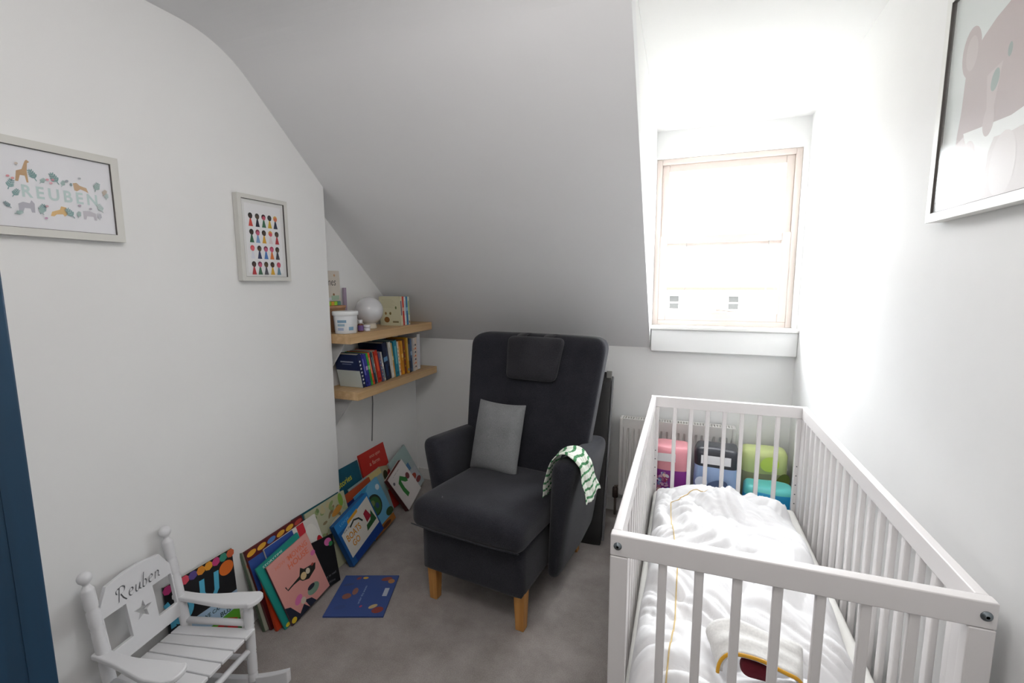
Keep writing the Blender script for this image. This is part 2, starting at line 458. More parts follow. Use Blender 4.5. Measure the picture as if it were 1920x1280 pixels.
# ------------------------------------------------------------------ outside: the house across the street
struct(MB().box((-60, 5, -6.2), (60, 90, -6.0)).build('ground', mat('street', '#8b8b88', .9, None, (.4, .1))))
M_render = mat('house_render', '#e6dfd4', .9, None, (.6, .04)); M_slate = mat('slate', '#a7a4a4', .8, None, (1.2, .12))
hs = empty('terraced_house', Matrix.Translation((2, 20, -6)), 'pale rendered house with a slate roof across the street', 'building')
MB().box((-14, 0, 0), (16, 8, 7.22)).build('wall', M_render, hs)
rf = MB().prism([(-.35, 7.15), (4, 10.3), (8.35, 7.15), (8.35, 7.3), (4, 10.5), (-.35, 7.3)], -14.3, 16.3, 'x').build('roof', M_slate, hs)
MB().box((-14.3, -.42, 7.13), (16.3, -.32, 7.24)).build('gutter', mat('gutter', '#4c3a34', .8, spec=0), hs)
for xx in (-7.2, -2.62, -.43, 4.9, 8.6):
    f = fr(MB(), xx, xx + .46, 6.32, 6.94, .05, -.03, .02).build('window', M_upvc, hs)
    MB().box((xx + .05, -.01, 6.37), (xx + .41, .0, 6.89)).build('pane', mat('far_pane', '#323231', .8, spec=0), f)
    MB().box((xx + .05, -.02, 6.60), (xx + .41, -.005, 6.65)).build('glazing_bar', M_upvc, f)
    MB().box((xx - .05, -.1, 6.26), (xx + .51, 0, 6.32)).build('sill', mat('far_sill', '#46413c', .8, spec=0), f)


# ------------------------------------------------------------------ floating shelves
def shelf(y0, y1, ztop, th, label, cables=False):
    o = empty('floating_shelf', Matrix.Translation((XA, y0, ztop - th)), label, 'shelf', 'oak shelves in the alcove')
    dep = -1.588 - XA
    MB().box((0.001, 0, 0), (dep, y1 - y0, th)).build('board', M_oak, o, bevel=.002)
    return o
sh1 = shelf(1.906, 2.722, 1.190, .05, 'oak effect floating shelf holding the globe lamp and white tub')
sh2 = shelf(1.945, 2.775, .880, .045, 'oak effect floating shelf holding the long row of books')
for sh, z0 in ((sh1, -.20), (sh2, -.19)):
    b = MB().prism([(0.001, 0), (.15, 0), (.15, -.012), (.03, z0 + .02), (.014, z0), (.001, z0)], .05, .062, 'y')
    b.build('bracket', mat('bracket_white', '#d7d7d6', .5), sh, bevel=.002)
tag(MB().tube([(XA + .0035, 2.36, .834), (XA + .0035, 2.365, .7), (XA + .0035, 2.35, .55), (XA + .0035, 2.34, .46)], .003, 6).build('power_cord', mat('cord_grey', '#8f8f8f', .6), smooth=True), 'thin grey cord running down the alcove wall under the lower shelf', 'cord')

# ------------------------------------------------------------------ books
def book(name, label, M, w, h, t, cover, spine=None, page=None, ink_fn=None, back_fn=None, spine_fn=None, group=None, soft=False, cat='book'):
    """local: spine on x=0, height along y, front cover at z=t"""
    spine = spine or cover
    o = empty(name, M, label, cat, group)
    c = .0022 if not soft else .0008; ov = .003 if not soft else 0
    mc = mat('cover_' + cover.strip('#'), cover, .38); ms = mat('cover_' + spine.strip('#'), spine, .38)
    b = MB()
    b.box((0, 0, t - c), (w, h, t), mc); b.box((0, 0, 0), (w, h, c), mc); b.box((-.0006, 0, 0), (c, h, t), ms)
    b.build('cover', None, o)
    MB().box((c, ov, c), (w - ov, h - ov, t - c)).build('pages', M_page if not page else mat('pages_' + page.strip('#'), page, .8), o)
    if ink_fn:
        k = Ink(); ink_fn(k, w, h); k.build('cover_print', o, Matrix.Translation((0, 0, t + .0003)))
    if back_fn:
        k = Ink(); back_fn(k, w, h); k.build('back_print', o, axes((w, 0, -.0003), (-1, 0, 0), (0, 1, 0), (0, 0, -1)))
    if spine_fn:
        k = Ink(); spine_fn(k, t, h); k.build('spine_print', o, axes((-.0009, 0, 0), (0, 0, 1), (0, 1, 0), (-1, 0, 0)))
    return o

# --- row on the lower shelf: spines towards the room, leaning towards the chimney breast
def spine_marks(c1, c2=None, style=0):
    def fn(k, t, h):
        if style == 0:
            k.rect(t * .3, h * .35, t * .7, h * .85, c1); k.rect(t * .2, h * .06, t * .8, h * .14, c2 or c1)
        elif style == 1:
            k.rect(0, h * .5, t, h * .62, c1); k.rect(t * .3, h * .1, t * .7, h * .42, c2 or c1)
        else:
            for q in range(7): k.ell(t * .5, h * (.12 + .11 * q), t * .22, h * .03, c1 if q % 2 else (c2 or c1), 0, 8)
    return fn
rowspec = [ # thickness, height, depth, spine, cover, mark1, mark2, style, lean, name
    (.028, .192, .155, '#16224a', '#1b2a58', '#e4e7ea', '#d7dbd6', 2, 13, 'navy book with white lower cover, at the open end of the lower shelf'),
    (.019, .190, .150, '#2a2f8c', '#2a2f8c', '#7f86cf', '#151a55', 0, 13, 'royal blue spined book beside the navy and white one'),
    (.017, .188, .150, '#3d3f9a', '#3d3f9a', '#c9a8d6', '#23276b', 1, 13, 'violet blue spined book next to a bright green spine'),
    (.015, .190, .150, '#3fae3f', '#3fae3f', '#8fe08a', '#1f7d2b', 1, 13, 'bright green spined book on the lower shelf'),
    (.017, .190, .150, '#e8562c', '#e8562c', '#f4a288', '#c23d1b', 0, 13, 'orange red spined book next to the bright green one'),
    (.018, .188, .150, '#2f3f4d', '#2f3f4d', '#7d9aa8', '#141d28', 0, 13, 'dark slate spined book next to an orange red spine'),
    (.017, .188, .150, '#a9b8a0', '#a9b8a0', '#dfe4da', '#6f8a70', 1, 13, 'pale sage spined book between slate and red spines'),
    (.030, .190, .150, '#c8321f', '#d2472a', '#e8693f', '#8f1710', 0, 12, 'thick scarlet spined book on the lower shelf'),
    (.016, .176, .150, '#5c5b7c', '#5c5b7c', '#9fb2c9', '#c9815a', 2, 12, 'muted purple spined book with small figures, beside the scarlet one'),
    (.017, .176, .150, '#bfbdb2', '#bfbdb2', '#e5e4de', '#3e7488', 1, 12, 'grey white spined book between purple and tall navy books'),
    (.036, .226, .165, '#0f1b3c', '#0f1b3c', '#5f8ab0', '#1d3a64', 1, 10, 'tall thick navy hardback with a pale blue title panel'),
    (.024, .224, .165, '#0a0f22', '#0a0f22', '#3a466a', '#12182d', 0, 10, 'tall near-black hardback beside the thick navy one'),
    (.024, .222, .150, '#dedbd2', '#dedbd2', '#c5bfae', '#efeee9', 0, 9, 'tall off-white spined book beside the near-black one'),
    (.016, .215, .150, '#c7a35c', '#c7a35c', '#e5cc8e', '#d88b3e', 1, 9, 'ochre spined book between off-white and teal spines'),
    (.034, .224, .150, '#1e86a0', '#1e86a0', '#66bcc9', '#0f5f78', 0, 7, 'wide teal spined book on the lower shelf'),
    (.014, .216, .150, '#e8dcc8', '#e8dcc8', '#d3744a', '#5b9a62', 2, 7, 'cream spined book with coloured dots, beside the wide teal one'),
    (.024, .214, .150, '#dd8a1f', '#dd8a1f', '#f1b552', '#bf641b', 0, 6, 'orange spined book in the middle of the lower shelf'),
    (.020, .214, .150, '#e39b25', '#e39b25', '#f4c86a', '#b7701c', 1, 6, 'amber spined book beside the orange one'),
    (.022, .218, .150, '#7a4423', '#7a4423', '#c48a3c', '#a5301f', 2, 5, 'brown spined book with gold motifs, beside the amber one'),
    (.018, .228, .150, '#cf9a2e', '#cf9a2e', '#e9c768', '#4f79a3', 0, 4, 'mustard spined book, tallest among the orange and brown ones'),
    (.024, .216, .155, '#171d31', '#171d31', '#5a6f92', '#2b3a5c', 0, 4, 'black navy spined book after the mustard one'),
    (.026, .214, .150, '#48668c', '#48668c', '#8ea9c6', '#2d4363', 1, 3, 'steel blue spined book beside the black navy one'),
    (.018, .216, .150, '#cfc7c0', '#cfc7c0', '#d9825a', '#b9a7a0', 2, 2, 'pale stone spined book with orange marks beside the steel blue one'),
    (.034, .216, .150, '#d9c7b8', '#d9c7b8', '#d66a35', '#2c3550', 2, 1, 'patchwork coloured spined book near the far end of the lower shelf'),
]
yb = 2.035
random.seed(5)
for i, (t, h, dp, sc, cc, c1, c2, st, ln, lab) in enumerate(rowspec):
    a = R(ln)
    x = Vector((-1, 0, 0)); y = Vector((0, -math.sin(a), math.cos(a))); z = x.cross(y)
    if i == 0: yb = 2.042
    fx = -1.632 + random.uniform(-.006, .006)
    bf = None
    if i == 0:
        def bf(k, w, h):
            k.rect(0, 0, w, h * .52, '#cfd6d2'); k.rect(w * .25, h * .76, w * .8, h * .80, '#aab4c8'); k.rect(w * .3, h * .70, w * .7, h * .72, '#8793b5')
    if fx - dp < XA + .004: dp = fx - XA - .004
    nl = rowspec[i + 1][8] if i + 1 < len(rowspec) else ln
    book('shelf_book', lab, axes((fx, yb, .8815 + math.sin(a) * 0), x, y, z), dp, h, t, cc, sc, spine_fn=spine_marks(c1, c2, st), back_fn=bf, group='row of books on the lower shelf')
    yb += t / math.cos(a) + .0012 + max(0, (math.tan(a) - math.tan(R(nl)))) * .0
    # a steeper neighbour behind a less steep one needs a little room at the foot
    if nl < ln: yb += (math.tan(a) - math.tan(R(nl))) * 0.0
fb = empty('magazine_file', Matrix.Translation((-1.79, yb + .010, .8815)), 'plain white upright file box at the end of the book row', 'file box')
MB().box((0, 0, 0), (.15, .034, .235)).build('body', mat('file_white', '#d9d9dc', .6), fb, bevel=.002)
MB().box((.15, .006, .03), (.1506, .028, .2)).build('spine_label', mat('file_label', '#cfcfd6', .6), fb)

# --- things on the upper shelf (top z 1.188)
ZT = 1.1905
# cream books, cover towards the near side, spines outward
def creamcover(k, w, h):
    for q in range(9): k.rect(w * .12, h * (.90 - .035 * q), w * (.62 + .2 * ((q * 37) % 7) / 7), h * (.905 - .035 * q), '#b9ae8c')
    k.ell(w * .34, h * .20, w * .13, h * .10, '#8a5a24'); k.ell(w * .30, h * .42, w * .05, h * .05, '#9a7a45'); k.ell(w * .52, h * .42, w * .05, h * .05, '#7b6a3a')
    k.rect(w * .62, h * .10, w * .9, h * .16, '#857b58'); k.ell(w * .80, h * .62, w * .04, h * .05, '#6f7d4c')
cr = [(.024, .178, '#dcd8b8', '#d9d5b6', '#5b4a72', '#e8e6d0', 'cream hardback with small printed drawings facing the globe lamp'),
      (.018, .178, '#d6463c', '#e3e0d0', '#e8a79a', '#b52f2b', 'slim red spined book on the upper shelf beside the cream hardback'),
      (.018, .176, '#e9e8e2', '#e9e8e2', '#9fc7d6', '#d9d9d9', 'slim white spined book on the upper shelf between red and blue'),
      (.020, .176, '#3a86b4', '#3a86b4', '#8bc0dc', '#2a5e94', 'slim blue spined book on the upper shelf'),
      (.018, .176, '#d7dcc9', '#d7dcc9', '#8fb33a', '#c0504a', 'slim pale spined book with green and red marks, last on the upper shelf')]
yb = 2.412
for i, (t, h, sc, cc, c1, c2, lab) in enumerate(cr):
    a = R(3)
    x = Vector((-1, 0, 0)); y = Vector((0, -math.sin(a), math.cos(a))); z = x.cross(y)
    book('shelf_book', lab, axes((-1.622, yb, ZT), x, y, z), .15, h, t, cc, sc, spine_fn=spine_marks(c1, c2, i % 2), back_fn=creamcover if i == 0 else None, group='books on the upper shelf')
    yb += t / math.cos(a) + .001
# globe lamp
gl = empty('globe_lamp', Matrix.Translation((-1.700, 2.212, ZT)), 'round white glass globe lamp on a small pale base', 'lamp')
MB().lathe([(.038, 0), (.040, .006), (.036, .022), (.030, .032)], 28).build('base', mat('lamp_base', '#dcd3c2', .5), gl, smooth=True)
MB().lathe([(.0005 + .079 * math.sin(pi * (k + .5) / 30), .104 - .079 * math.cos(pi * (k + .5) / 30)) for k in range(30)], 36).build('globe', mat('opal_glass', '#d8d8da', .18, coat=.4), gl, smooth=True)
# white tub with lid
tb = empty('plastic_tub', Matrix.Translation((-1.665, 1.968, ZT)), 'white plastic tub with a blue printed label on the upper shelf', 'tub')
MB().lathe([(.052, 0), (.055, .003), (.060, .095), (.060, .1)], 32).build('body', mat('tub_white', '#e8eaec', .35), tb, smooth=True)
MB().lathe([(.064, .094), (.066, .096), (.066, .112), (.063, .116), (.001, .116)], 32).build('lid', mat('tub_lid', '#eef0f0', .35), tb, smooth=True)
lb = MB()
def strip(a0, a1, z0, z1, col):
    n = 14; vs = []
    for k in range(n):
        a = a0 + (a1 - a0) * k / (n - 1)
        for z in (z0, z1):
            r = .0556 + (z - .003) / .092 * .005 + .0004; vs.append((r * math.cos(a), r * math.sin(a), z))
    lb.add(vs, [(2 * k, 2 * k + 2, 2 * k + 3, 2 * k + 1) for k in range(n - 1)], ink(col))
af = math.atan2(-1.985, 1.70)
strip(af - .75, af + .05, .058, .072, '#7f9fb8'); strip(af - .75, af - .1, .040, .052, '#9bb5c6'); strip(af - .75, af - .2, .018, .032, '#a9b6cf'); strip(af + .25, af + .7, .018, .036, '#7da6c4')
lb.build('label_print', None, tb)
# wooden block box behind/above tub: lettered sign, tray of coloured blocks
bxm = empty('wooden_box', Matrix.Translation((-1.815, 1.925, ZT)), 'small brown wooden box standing behind the white tub', 'box')
MB().box((0, 0, 0), (.055, .16, .135)).build('body', mat('box_wood', '#9b7352', .6, None, (20, .15)), bxm, bevel=.003)
MB().box((-.0, -.003, .125), (.058, .163, .140)).build('lid', mat('box_wood2', '#b78a66', .6, None, (20, .15)), bxm, bevel=.003)
for k, (c, yy) in enumerate((('#4ba03a', .018), ('#2f7d2b', .042), ('#a6cf3f', .066), ('#d9a13a', .09), ('#9bd03c', .114), ('#5a8f7f', .14))):
    q = MB().box((.012, yy - .011, .0), (.034, yy + .011, .022)).build('toy_block', mat('block_' + c.strip('#'), c, .5), None, bevel=.003)
    q.location = (-1.815, 1.925, ZT + .1405)
    nm = ['mid green', 'dark green', 'lime', 'orange', 'yellow green', 'grey green'][k]
    tag(q, nm + ' toy block in the row on top of the brown wooden box', 'toy block', 'toy blocks on the wooden box')
sg = empty('picture_card', axes((-1.8145, 1.908, ZT + .163), (0, 1, 0), (-.04, 0, 1), (1, 0, .04)), 'cream card with handwritten black lettering propped above the wooden box', 'card')
MB().box((0, 0, 0), (.205, .165, .004)).build('board', mat('card_cream', '#d5cdc2', .7), sg)
k = Ink(); k.text('all Times', .008, .085, .040, '#4a4644', w=.165, shear=.15); k.ell(.165, .140, .007, .007, '#c9a07a'); k.ell(.15, .035, .008, .008, '#8f6b4a'); k.ell(.05, .03, .005, .005, '#a98f74')
k.rect(.02, .004, .14, .02, '#d9dde0'); k.rect(.13, .006, .19, .03, '#a7bda6'); k.build('lettering', sg, Matrix.Translation((0, 0, .0045)))
# slim purple item standing behind the globe
k2 = MB().box((0, 0, 0), (.012, .02, .235)).build('ruler', mat('lilac', '#a493a8', .6), None, bevel=.001); k2.matrix_world = Matrix.Translation((-1.81, 2.125, ZT)) 
tag(k2, 'lilac ruler standing upright between the card and the globe lamp', 'ruler')
# small green-spined notebook edge, brown bottle with white cap, little jar
bt = empty('medicine_bottle', Matrix.Translation((-1.640, 2.055, ZT)), 'small brown bottle with a white cap and purple label', 'bottle')
MB().lathe([(.014, 0), (.0155, .002), (.0155, .036), (.010, .043), (.009, .046)], 20).build('body', mat('amber', '#6d4436', .25), bt, smooth=True)
MB().lathe([(.0105, .044), (.0115, .046), (.0115, .062), (.0095, .064), (.0005, .064)], 20).build('cap', mat('cap_white', '#e9e9ec', .4), bt, smooth=True)
MB().lathe([(.0158, .006), (.0158, .034)], 20, closed=False).build('label_band', mat('purple_label', '#6a4a86', .5), bt, smooth=True)
jr = empty('cream_pot', Matrix.Translation((-1.632, 2.098, ZT)), 'tiny white lidded pot beside the brown bottle', 'pot')
MB().lathe([(.016, 0), (.0175, .002), (.0175, .018)], 20).build('body', mat('pot_white', '#dfe0e6', .4), jr, smooth=True)
MB().lathe([(.0185, .0175), (.0185, .030), (.016, .032), (.0005, .032)], 20).build('lid', mat('pot_lid', '#e6e4ea', .4), jr, smooth=True)

# --- picture books leaning in a row along the floor
def lean(y0, xb, lean_deg, roll=0, yaw=0):
    """front-cover bottom spine corner on the floor at (xb,y0), leaning back to the wall, rolled in its own plane"""
    a = R(lean_deg); r = R(roll)
    x = Vector((0, 1, 0)); y = Vector((-math.sin(a), 0, math.cos(a))); z = x.cross(y)
    x2 = x * math.cos(r) + y * math.sin(r); y2 = y * math.cos(r) - x * math.sin(r)
    Rz = Matrix.Rotation(R(yaw), 3, 'Z')
    return Rz @ x2, Rz @ y2, Rz @ z
def fbook(name, label, y0, xb, ln, w, h, t, cover, ink_fn=None, spine=None, roll=0, yaw=0, soft=False, z0=0.001, cat='picture book', page=None):
    x, y, z = lean(y0, xb, ln, roll, yaw)
    o = Vector((xb, y0, 0)) - z * t
    # lift so that nothing goes below the carpet
    lo = min((o + x * a * w + y * b * h + z * c * t).z for a in (0, 1) for b in (0, 1) for c in (0, 1))
    yv = Vector((-math.sin(R(ln)), 0, math.cos(R(ln))))
    o += yv * ((z0 - lo) / yv.z)
    return book(name, label, axes(o, x, y, z), w, h, t, cover, spine, page, ink_fn, soft=soft, cat=cat, group='picture books leaning along the floor')

def p_pink(k, w, h):
    k.poly([(0, 0), (w * .45, 0), (w * .36, h * .12), (w * .22, h * .05), (w * .10, h * .25), (0, h * .30)], '#1d2233')
    k.poly([(w * .45, 0), (w * .62, 0), (w * .55, h * .10), (w * .40, h * .16)], '#232a3c')
    k.ell(w * .07, h * .05, w * .06, h * .04, '#d9b92e')
    k.ell(w * .30, h * .24, w * .10, h * .055, '#d873a8', .4); k.ell(w * .38, h * .17, w * .06, h * .05, '#cfc2ae')
    k.ell(w * .66, h * .19, w * .15, h * .075, '#7f9d88'); k.ell(w * .63, h * .24, w * .09, h * .035, '#2a2b3a')
    k.poly([(w * .18, h * .49), (w * .50, h * .52), (w * .58, h * .62), (w * .64, h * .56), (w * .92, h * .50), (w * .86, h * .42), (w * .66, h * .37), (w * .52, h * .42), (w * .48, h * .47)], '#22231f')
    k.stroke([(w * .17, h * .55), (w * .19, h * .48), (w * .50, h * .50)], h * .018, '#22231f')
    k.ell(w * .58, h * .475, w * .07, h * .055, '#d8bf8e'); k.ell(w * .70, h * .485, w * .05, h * .045, '#d9cdb4'); k.ell(w * .84, h * .515, w * .035, h * .02, '#a7463c')
    k.text('HOW TO', w * .14, h * .86, h * .055, '#e08a72', bold=.01)
    k.text('MOVING', w * .44, h * .835, h * .085, '#e0775c', w=w * .48, bold=.015); k.text('HOUSE', w * .38, h * .715, h * .095, '#e0775c', w=w * .50, bold=.015)
    k.ell(w * .95, h * .66, w * .06, h * .04, '#d66fa6')
def p_teal(k, w, h):
    k.rect(0, 0, w, h, '#158a80')
    k.text('STORYTIME', w * .12, h * .93, h * .03, '#d5efe7', w=w * .45); k.ell(w * .08, h * .03, w * .05, h * .025, '#d8c62e')
def p_white(k, w, h):
    k.rect(0, h * .80, w * .52, h, '#2f4f9e'); k.rect(w * .60, h * .84, w * .74, h, '#c62b38'); k.ell(w * .83, h * .72, w * .13, h * .20, '#e6e3dc'); k.rect(w * .0, h * .5, w * .7, h * .78, '#3c63b4')
    k.ell(w * .93, h * .55, w * .065, h * .14, '#c3202b'); k.rect(w * .62, h * .12, w, h * .40, '#b9c3d6'); k.ell(w * .92, h * .06, w * .1, h * .05, '#7e8c4e')
def p_black(k, w, h):
    k.rect(0, 0, w, h, '#15161a')
    k.ell(w * .86, h * .88, w * .09, h * .08, '#cf6aa3'); k.ell(w * .92, h * .82, w * .05, h * .05, '#2c7f4a')
    k.text('a story to read', w * .55, h * .16, h * .06, '#8b8b90', w=w * .38, rot=.05); k.text('at bedtime', w * .58, h * .06, h * .05, '#77777c', w=w * .3)
def p_red(k, w, h):
    for q in range(6):
        k.ell(w * (.08 + .165 * q), h * .945, w * .075, h * .03, ['#dca02c', '#e0a936', '#4f7fc0', '#dba332', '#e0aa38', '#b7453c'][q], .15)
    k.rect(0, h * .5, w, h * .88, '#2f4f9a')
def p_board(k, w, h):
    k.ell(w * .12, h * .82, w * .10, h * .062, '#dd7a3b'); k.ell(w * .12, h * .82, w * .05, h * .03, '#e39a5c')
    for q in range(5): k.ell(w * (.2 + .18 * q), h * .97, w * .06, h * .012, '#3f7f46')
def p_land(k, w, h):
    random.seed(8)
    for q in range(46):
        k.ell(w * random.uniform(.05, .95), h * random.uniform(.3, .95), w * random.uniform(.03, .09), h * random.uniform(.02, .05), random.choice(['#8fa06c', '#a9b48a', '#c2b78e', '#6f8a58', '#8b7a5a', '#b5bf9a']), random.uniform(0, 3), 9)
    k.ell(w * .72, h * .78, w * .16, h * .05, '#c98b3c', .3); k.ell(w * .86, h * .90, w * .06, h * .10, '#86b04a'); k.ell(w * .60, h * .60, w * .20, h * .08, '#ddd6c2', .4)
def p_boats(k, w, h):
    k.rect(0, h * .80, w, h, '#2a7fc4'); k.poly([(w * .12, 0), (w, 0), (w, h * .24), (w * .12, h * .16)], '#17418c')
    k.poly([(w * .06, h * .16), (w * .97, h * .22), (w * .97, h * .92), (w * .50, h * .86), (w * .06, h * .72)], '#e2ded5')
    k.poly([(w * .30, h * .86), (w * .62, h * .90), (w * .60, h * .83), (w * .28, h * .79)], '#dca134')
    k.text('LOOK', w * .12, h * .88, h * .05, '#7fbbe0', w=w * .26)
    k.text('how the', w * .12, h * .70, h * .06, '#57635c', w=w * .2)
    k.text('BOATS', w * .13, h * .48, h * .15, '#d99536', w=w * .40, bold=.02); k.text('GO', w * .20, h * .30, h * .14, '#d99536', w=w * .20, bold=.02)
    k.poly([(w * .62, h * .30), (w * .95, h * .34), (w * .90, h * .62), (w * .80, h * .44), (w * .66, h * .42)], '#2c5a34')
    k.poly([(w * .70, h * .46), (w * .86, h * .50), (w * .80, h * .72), (w * .70, h * .68)], '#a8273c')
    k.stroke([(w * .30, h * .70), (w * .44, h * .76), (w * .56, h * .70), (w * .62, h * .58)], h * .04, '#26342c')
def p_earth(k, w, h):
    k.rect(0, h * .12, w, h, '#6db3d8'); k.poly([(0, h * .75), (w * .6, h), (0, h)], '#3f95c4')
    k.ell(w * .50, h * .56, w * .29, h * .22, '#2c3a2e'); k.ell(w * .50, h * .55, w * .24, h * .18, '#3d6b3c'); k.ell(w * .45, h * .62, w * .09, h * .06, '#7c8f5a'); k.ell(w * .58, h * .52, w * .07, h * .06, '#38567c')
    k.ell(w * .86, h * .82, w * .08, h * .06, '#d8e6ee'); k.rect(0, 0, w, h * .14, '#a3682c'); k.ell(w * .6, h * .06, w * .2, h * .04, '#5a2f1a'); k.ell(w * .14, h * .52, w * .06, h * .04, '#c9a13c')
    k.ell(w * .9, h * .22, w * .16, h * .08, '#33502f')
def p_tales(k, w, h):
    k.text('Stories', w * .10, h * .74, h * .09, '#d6d23a', w=w * .55, rot=.12, bold=.015); k.rect(0, h * .40, w, h * .56, '#23356b'); k.rect(w * .25, h * .45, w * .9, h * .60, '#b9bcc4'); k.ell(w * .5, h * .52, w * .1, h * .05, '#4a66a8'); k.ell(w * .88, h * .56, w * .08, h * .06, '#2d6a4a')
def p_redtop(k, w, h):
    k.poly([(w * .05, h * .52), (w * .35, h * .60), (w * .55, h * .70), (w * .95, h * .64), (w * .95, h * .42), (w * .05, h * .42)], '#b3aa8c')
    k.rect(w * .05, h * .30, w * .95, h * .52, '#b3aa8c'); k.text('once upon', w * .36, h * .86, h * .05, '#e0b2a0', w=w * .42); k.text('a farm', w * .30, h * .77, h * .06, '#e2b9a5', w=w * .40)
    k.ell(w * .76, h * .52, w * .09, h * .08, '#3d3a22'); k.ell(w * .92, h * .48, w * .09, h * .10, '#a02a2c'); k.ell(w * .25, h * .44, w * .10, h * .07, '#8f3a24'); k.ell(w * .20, h * .37, w * .06, h * .03, '#d0a04a')
def p_leafy(k, w, h):
    # plain stand-in: a green arch of blobs and a dark red dot on white
    k.rect(w * .02, h * .02, w * .98, h * .98, '#e3ddda')
    k.stroke([(w * .38, h * .24), (w * .34, h * .45), (w * .36, h * .66), (w * .48, h * .72), (w * .62, h * .58), (w * .72, h * .54)], w * .15, '#2f7a36')
    k.ell(w * .80, h * .58, w * .10, h * .085, '#7a3a3c'); k.ell(w * .13, h * .78, w * .05, h * .04, '#6c6a74'); k.text('a little tale', w * .25, h * .90, h * .03, '#8f8580', w=w * .38)
def p_spiral(k, w, h):
    k.rect(0, 0, w, h, '#a9b4b6')
    k.rect(0, h * .62, w, h, '#9db4b2'); k.rect(w * .3, h * .48, w * .75, h * .64, '#4d7ba8'); k.rect(w * .1, h * .2, w * .95, h * .45, '#b9bcc2'); k.ell(w * .65, h * .30, w * .16, h * .07, '#a8402c'); k.ell(w * .8, h * .16, w * .14, h * .06, '#7a3030'); k.ell(w * .35, h * .26, w * .12, h * .06, '#c9a07a')
def p_mag(k, w, h):
    k.rect(0, h * .52, w, h, '#17181c')
    for q, c in enumerate(('#c23a7a', '#d9762a', '#cf4a5a', '#5a4a8a', '#d8892e', '#e09a30', '#c7427a', '#3c8f7a', '#c9603a')):
        k.ell(w * (.05 + .115 * q), h * .955, w * .065, h * .045, c, .3, 7)
    k.ell(w * .88, h * .83, w * .115, h * .075, '#e0702a')
    k.stroke([(w * .20 + w * .12 * math.cos(a), h * .69 + h * .10 * math.sin(a)) for a in [2 * pi * q / 24 for q in range(25)]], w * .075, '#58b6d6')
    k.stroke([(w * .50, h * .86), (w * .49, h * .72), (w * .54, h * .63), (w * .63, h * .61), (w * .70, h * .68), (w * .72, h * .86)], w * .075, '#58b6d6')
    k.stroke([(w * -.0, h * .84), (w * .06, h * .74), (w * .06, h * .58)], w * .07, '#58b6d6')
    k.rect(0, h * .28, w, h * .54, '#a9c6de'); k.text('WE CAN FIND', w * .45, h * .45, h * .04, '#27424f', w=w * .48, bold=.015); k.text('the big', w * .08, h * .36, h * .055, '#1d3a44', w=w * .3, bold=.02); k.text('BUS', w * .70, h * .36, h * .05, '#1d3a44', bold=.02)
    k.poly([(0, h * .20), (w * .55, h * .34), (w, h * .36), (w, h * .22), (0, h * .12)], '#59a22c'); k.rect(0, 0, w, h * .17, '#2f6a2a')
    k.poly([(w * .12, h * .03), (w * .92, h * .03), (w * .95, h * .24), (w * .80, h * .31), (w * .40, h * .28), (w * .15, h * .18)], '#bf1f22')
    for q in range(4): k.rect(w * (.2 + .16 * q), h * .17, w * (.30 + .16 * q), h * .25, ['#d9d2c0', '#e2b24a', '#8fb0c0', '#7a3a2c'][q])
    k.ell(w * .30, h * .05, w * .07, h * .035, '#1b1b1b'); k.ell(w * .78, h * .05, w * .07, h * .035, '#1b1b1b'); k.text('TOUR', w * .4, h * .10, h * .04, '#e8cf4a', bold=.02)
def p_blue(k, w, h):
    k.rect(0, 0, w, h, '#3a5290')
    random.seed(3)
    k.text('under the waves', w * .50, h * .28, h * .035, '#9fb6dc', w=h * .44, rot=pi / 2)
    for (cx, cy, rx, ry, c) in ((.80, .90, .10, .05, '#8c4a3c'), (.90, .84, .06, .06, '#b07a4a'), (.86, .14, .10, .07, '#8f3f38'), (.76, .22, .08, .04, '#c0a878'), (.22, .46, .08, .07, '#8a5a4c'), (.33, .58, .05, .09, '#93655a'), (.40, .93, .05, .03, '#d2a53c'), (.28, .92, .05, .03, '#8a4a4f'), (.15, .75, .10, .03, '#3f4f7a'), (.20, .20, .10, .05, '#3a4f86'), (.55, .22, .03, .02, '#a8456a')):
        k.ell(w * cx, h * cy, w * rx, h * ry, c, random.uniform(0, 1), 12)
    k.rect(w * .84, h * .46, w * .92, h * .66, '#b9c2cf')

# on the chimney breast side
fbook('activity_magazine', 'big activity magazine with blue lettering and a red bus, behind the rocking chair', .985, -1.662, 3.5, .265, .385, .006, '#1d1d20', p_mag, soft=True, cat='magazine')
LN = 17
def stack(x0, items, ln=LN):
    """books in one leaning stack, each resting on the one behind"""
    d_ = 0
    for (nm, lab, y0, w, h, t, cov, fn, kw) in items:
        d_ += (t + .0035) / math.cos(R(ln))
        fbook(nm, lab, y0, x0 + d_, ln, w, h, t, cov, fn, **kw)
stack(-1.608, [
    ('board_book', 'grey green board book with an orange spot, back of the stack by the pink book', 1.295, .22, .345, .016, '#a9aa98', p_board, dict(spine='#5c6f5a')),
    ('picture_book', 'dark red picture book with a row of yellow shapes along its top', 1.312, .31, .352, .012, '#5c1a20', p_red, dict(roll=2)),
    ('picture_book', 'white picture book with blue sky and a red shape, behind the black one', 1.39, .30, .325, .008, '#dcd9d3', p_white, dict(roll=3)),
    ('picture_book', 'small orange red book low down under the teal and pink books', 1.315, .19, .235, .012, '#c9401f', None, dict(spine='#c2401c')),
    ('picture_book', 'black picture book with a pink flower, partly covered by the pink book', 1.43, .255, .225, .008, '#15161a', p_black, dict(roll=-8)),
    ('picture_book', 'teal picture book just behind the pink book', 1.335, .235, .30, .008, '#158a80', p_teal, dict(roll=9)),
    ('picture_book', 'pink picture book with a black boat and orange title letters', 1.362, .235, .285, .008, '#dd9c94', p_pink, dict(spine='#5a3540', roll=8)),
])
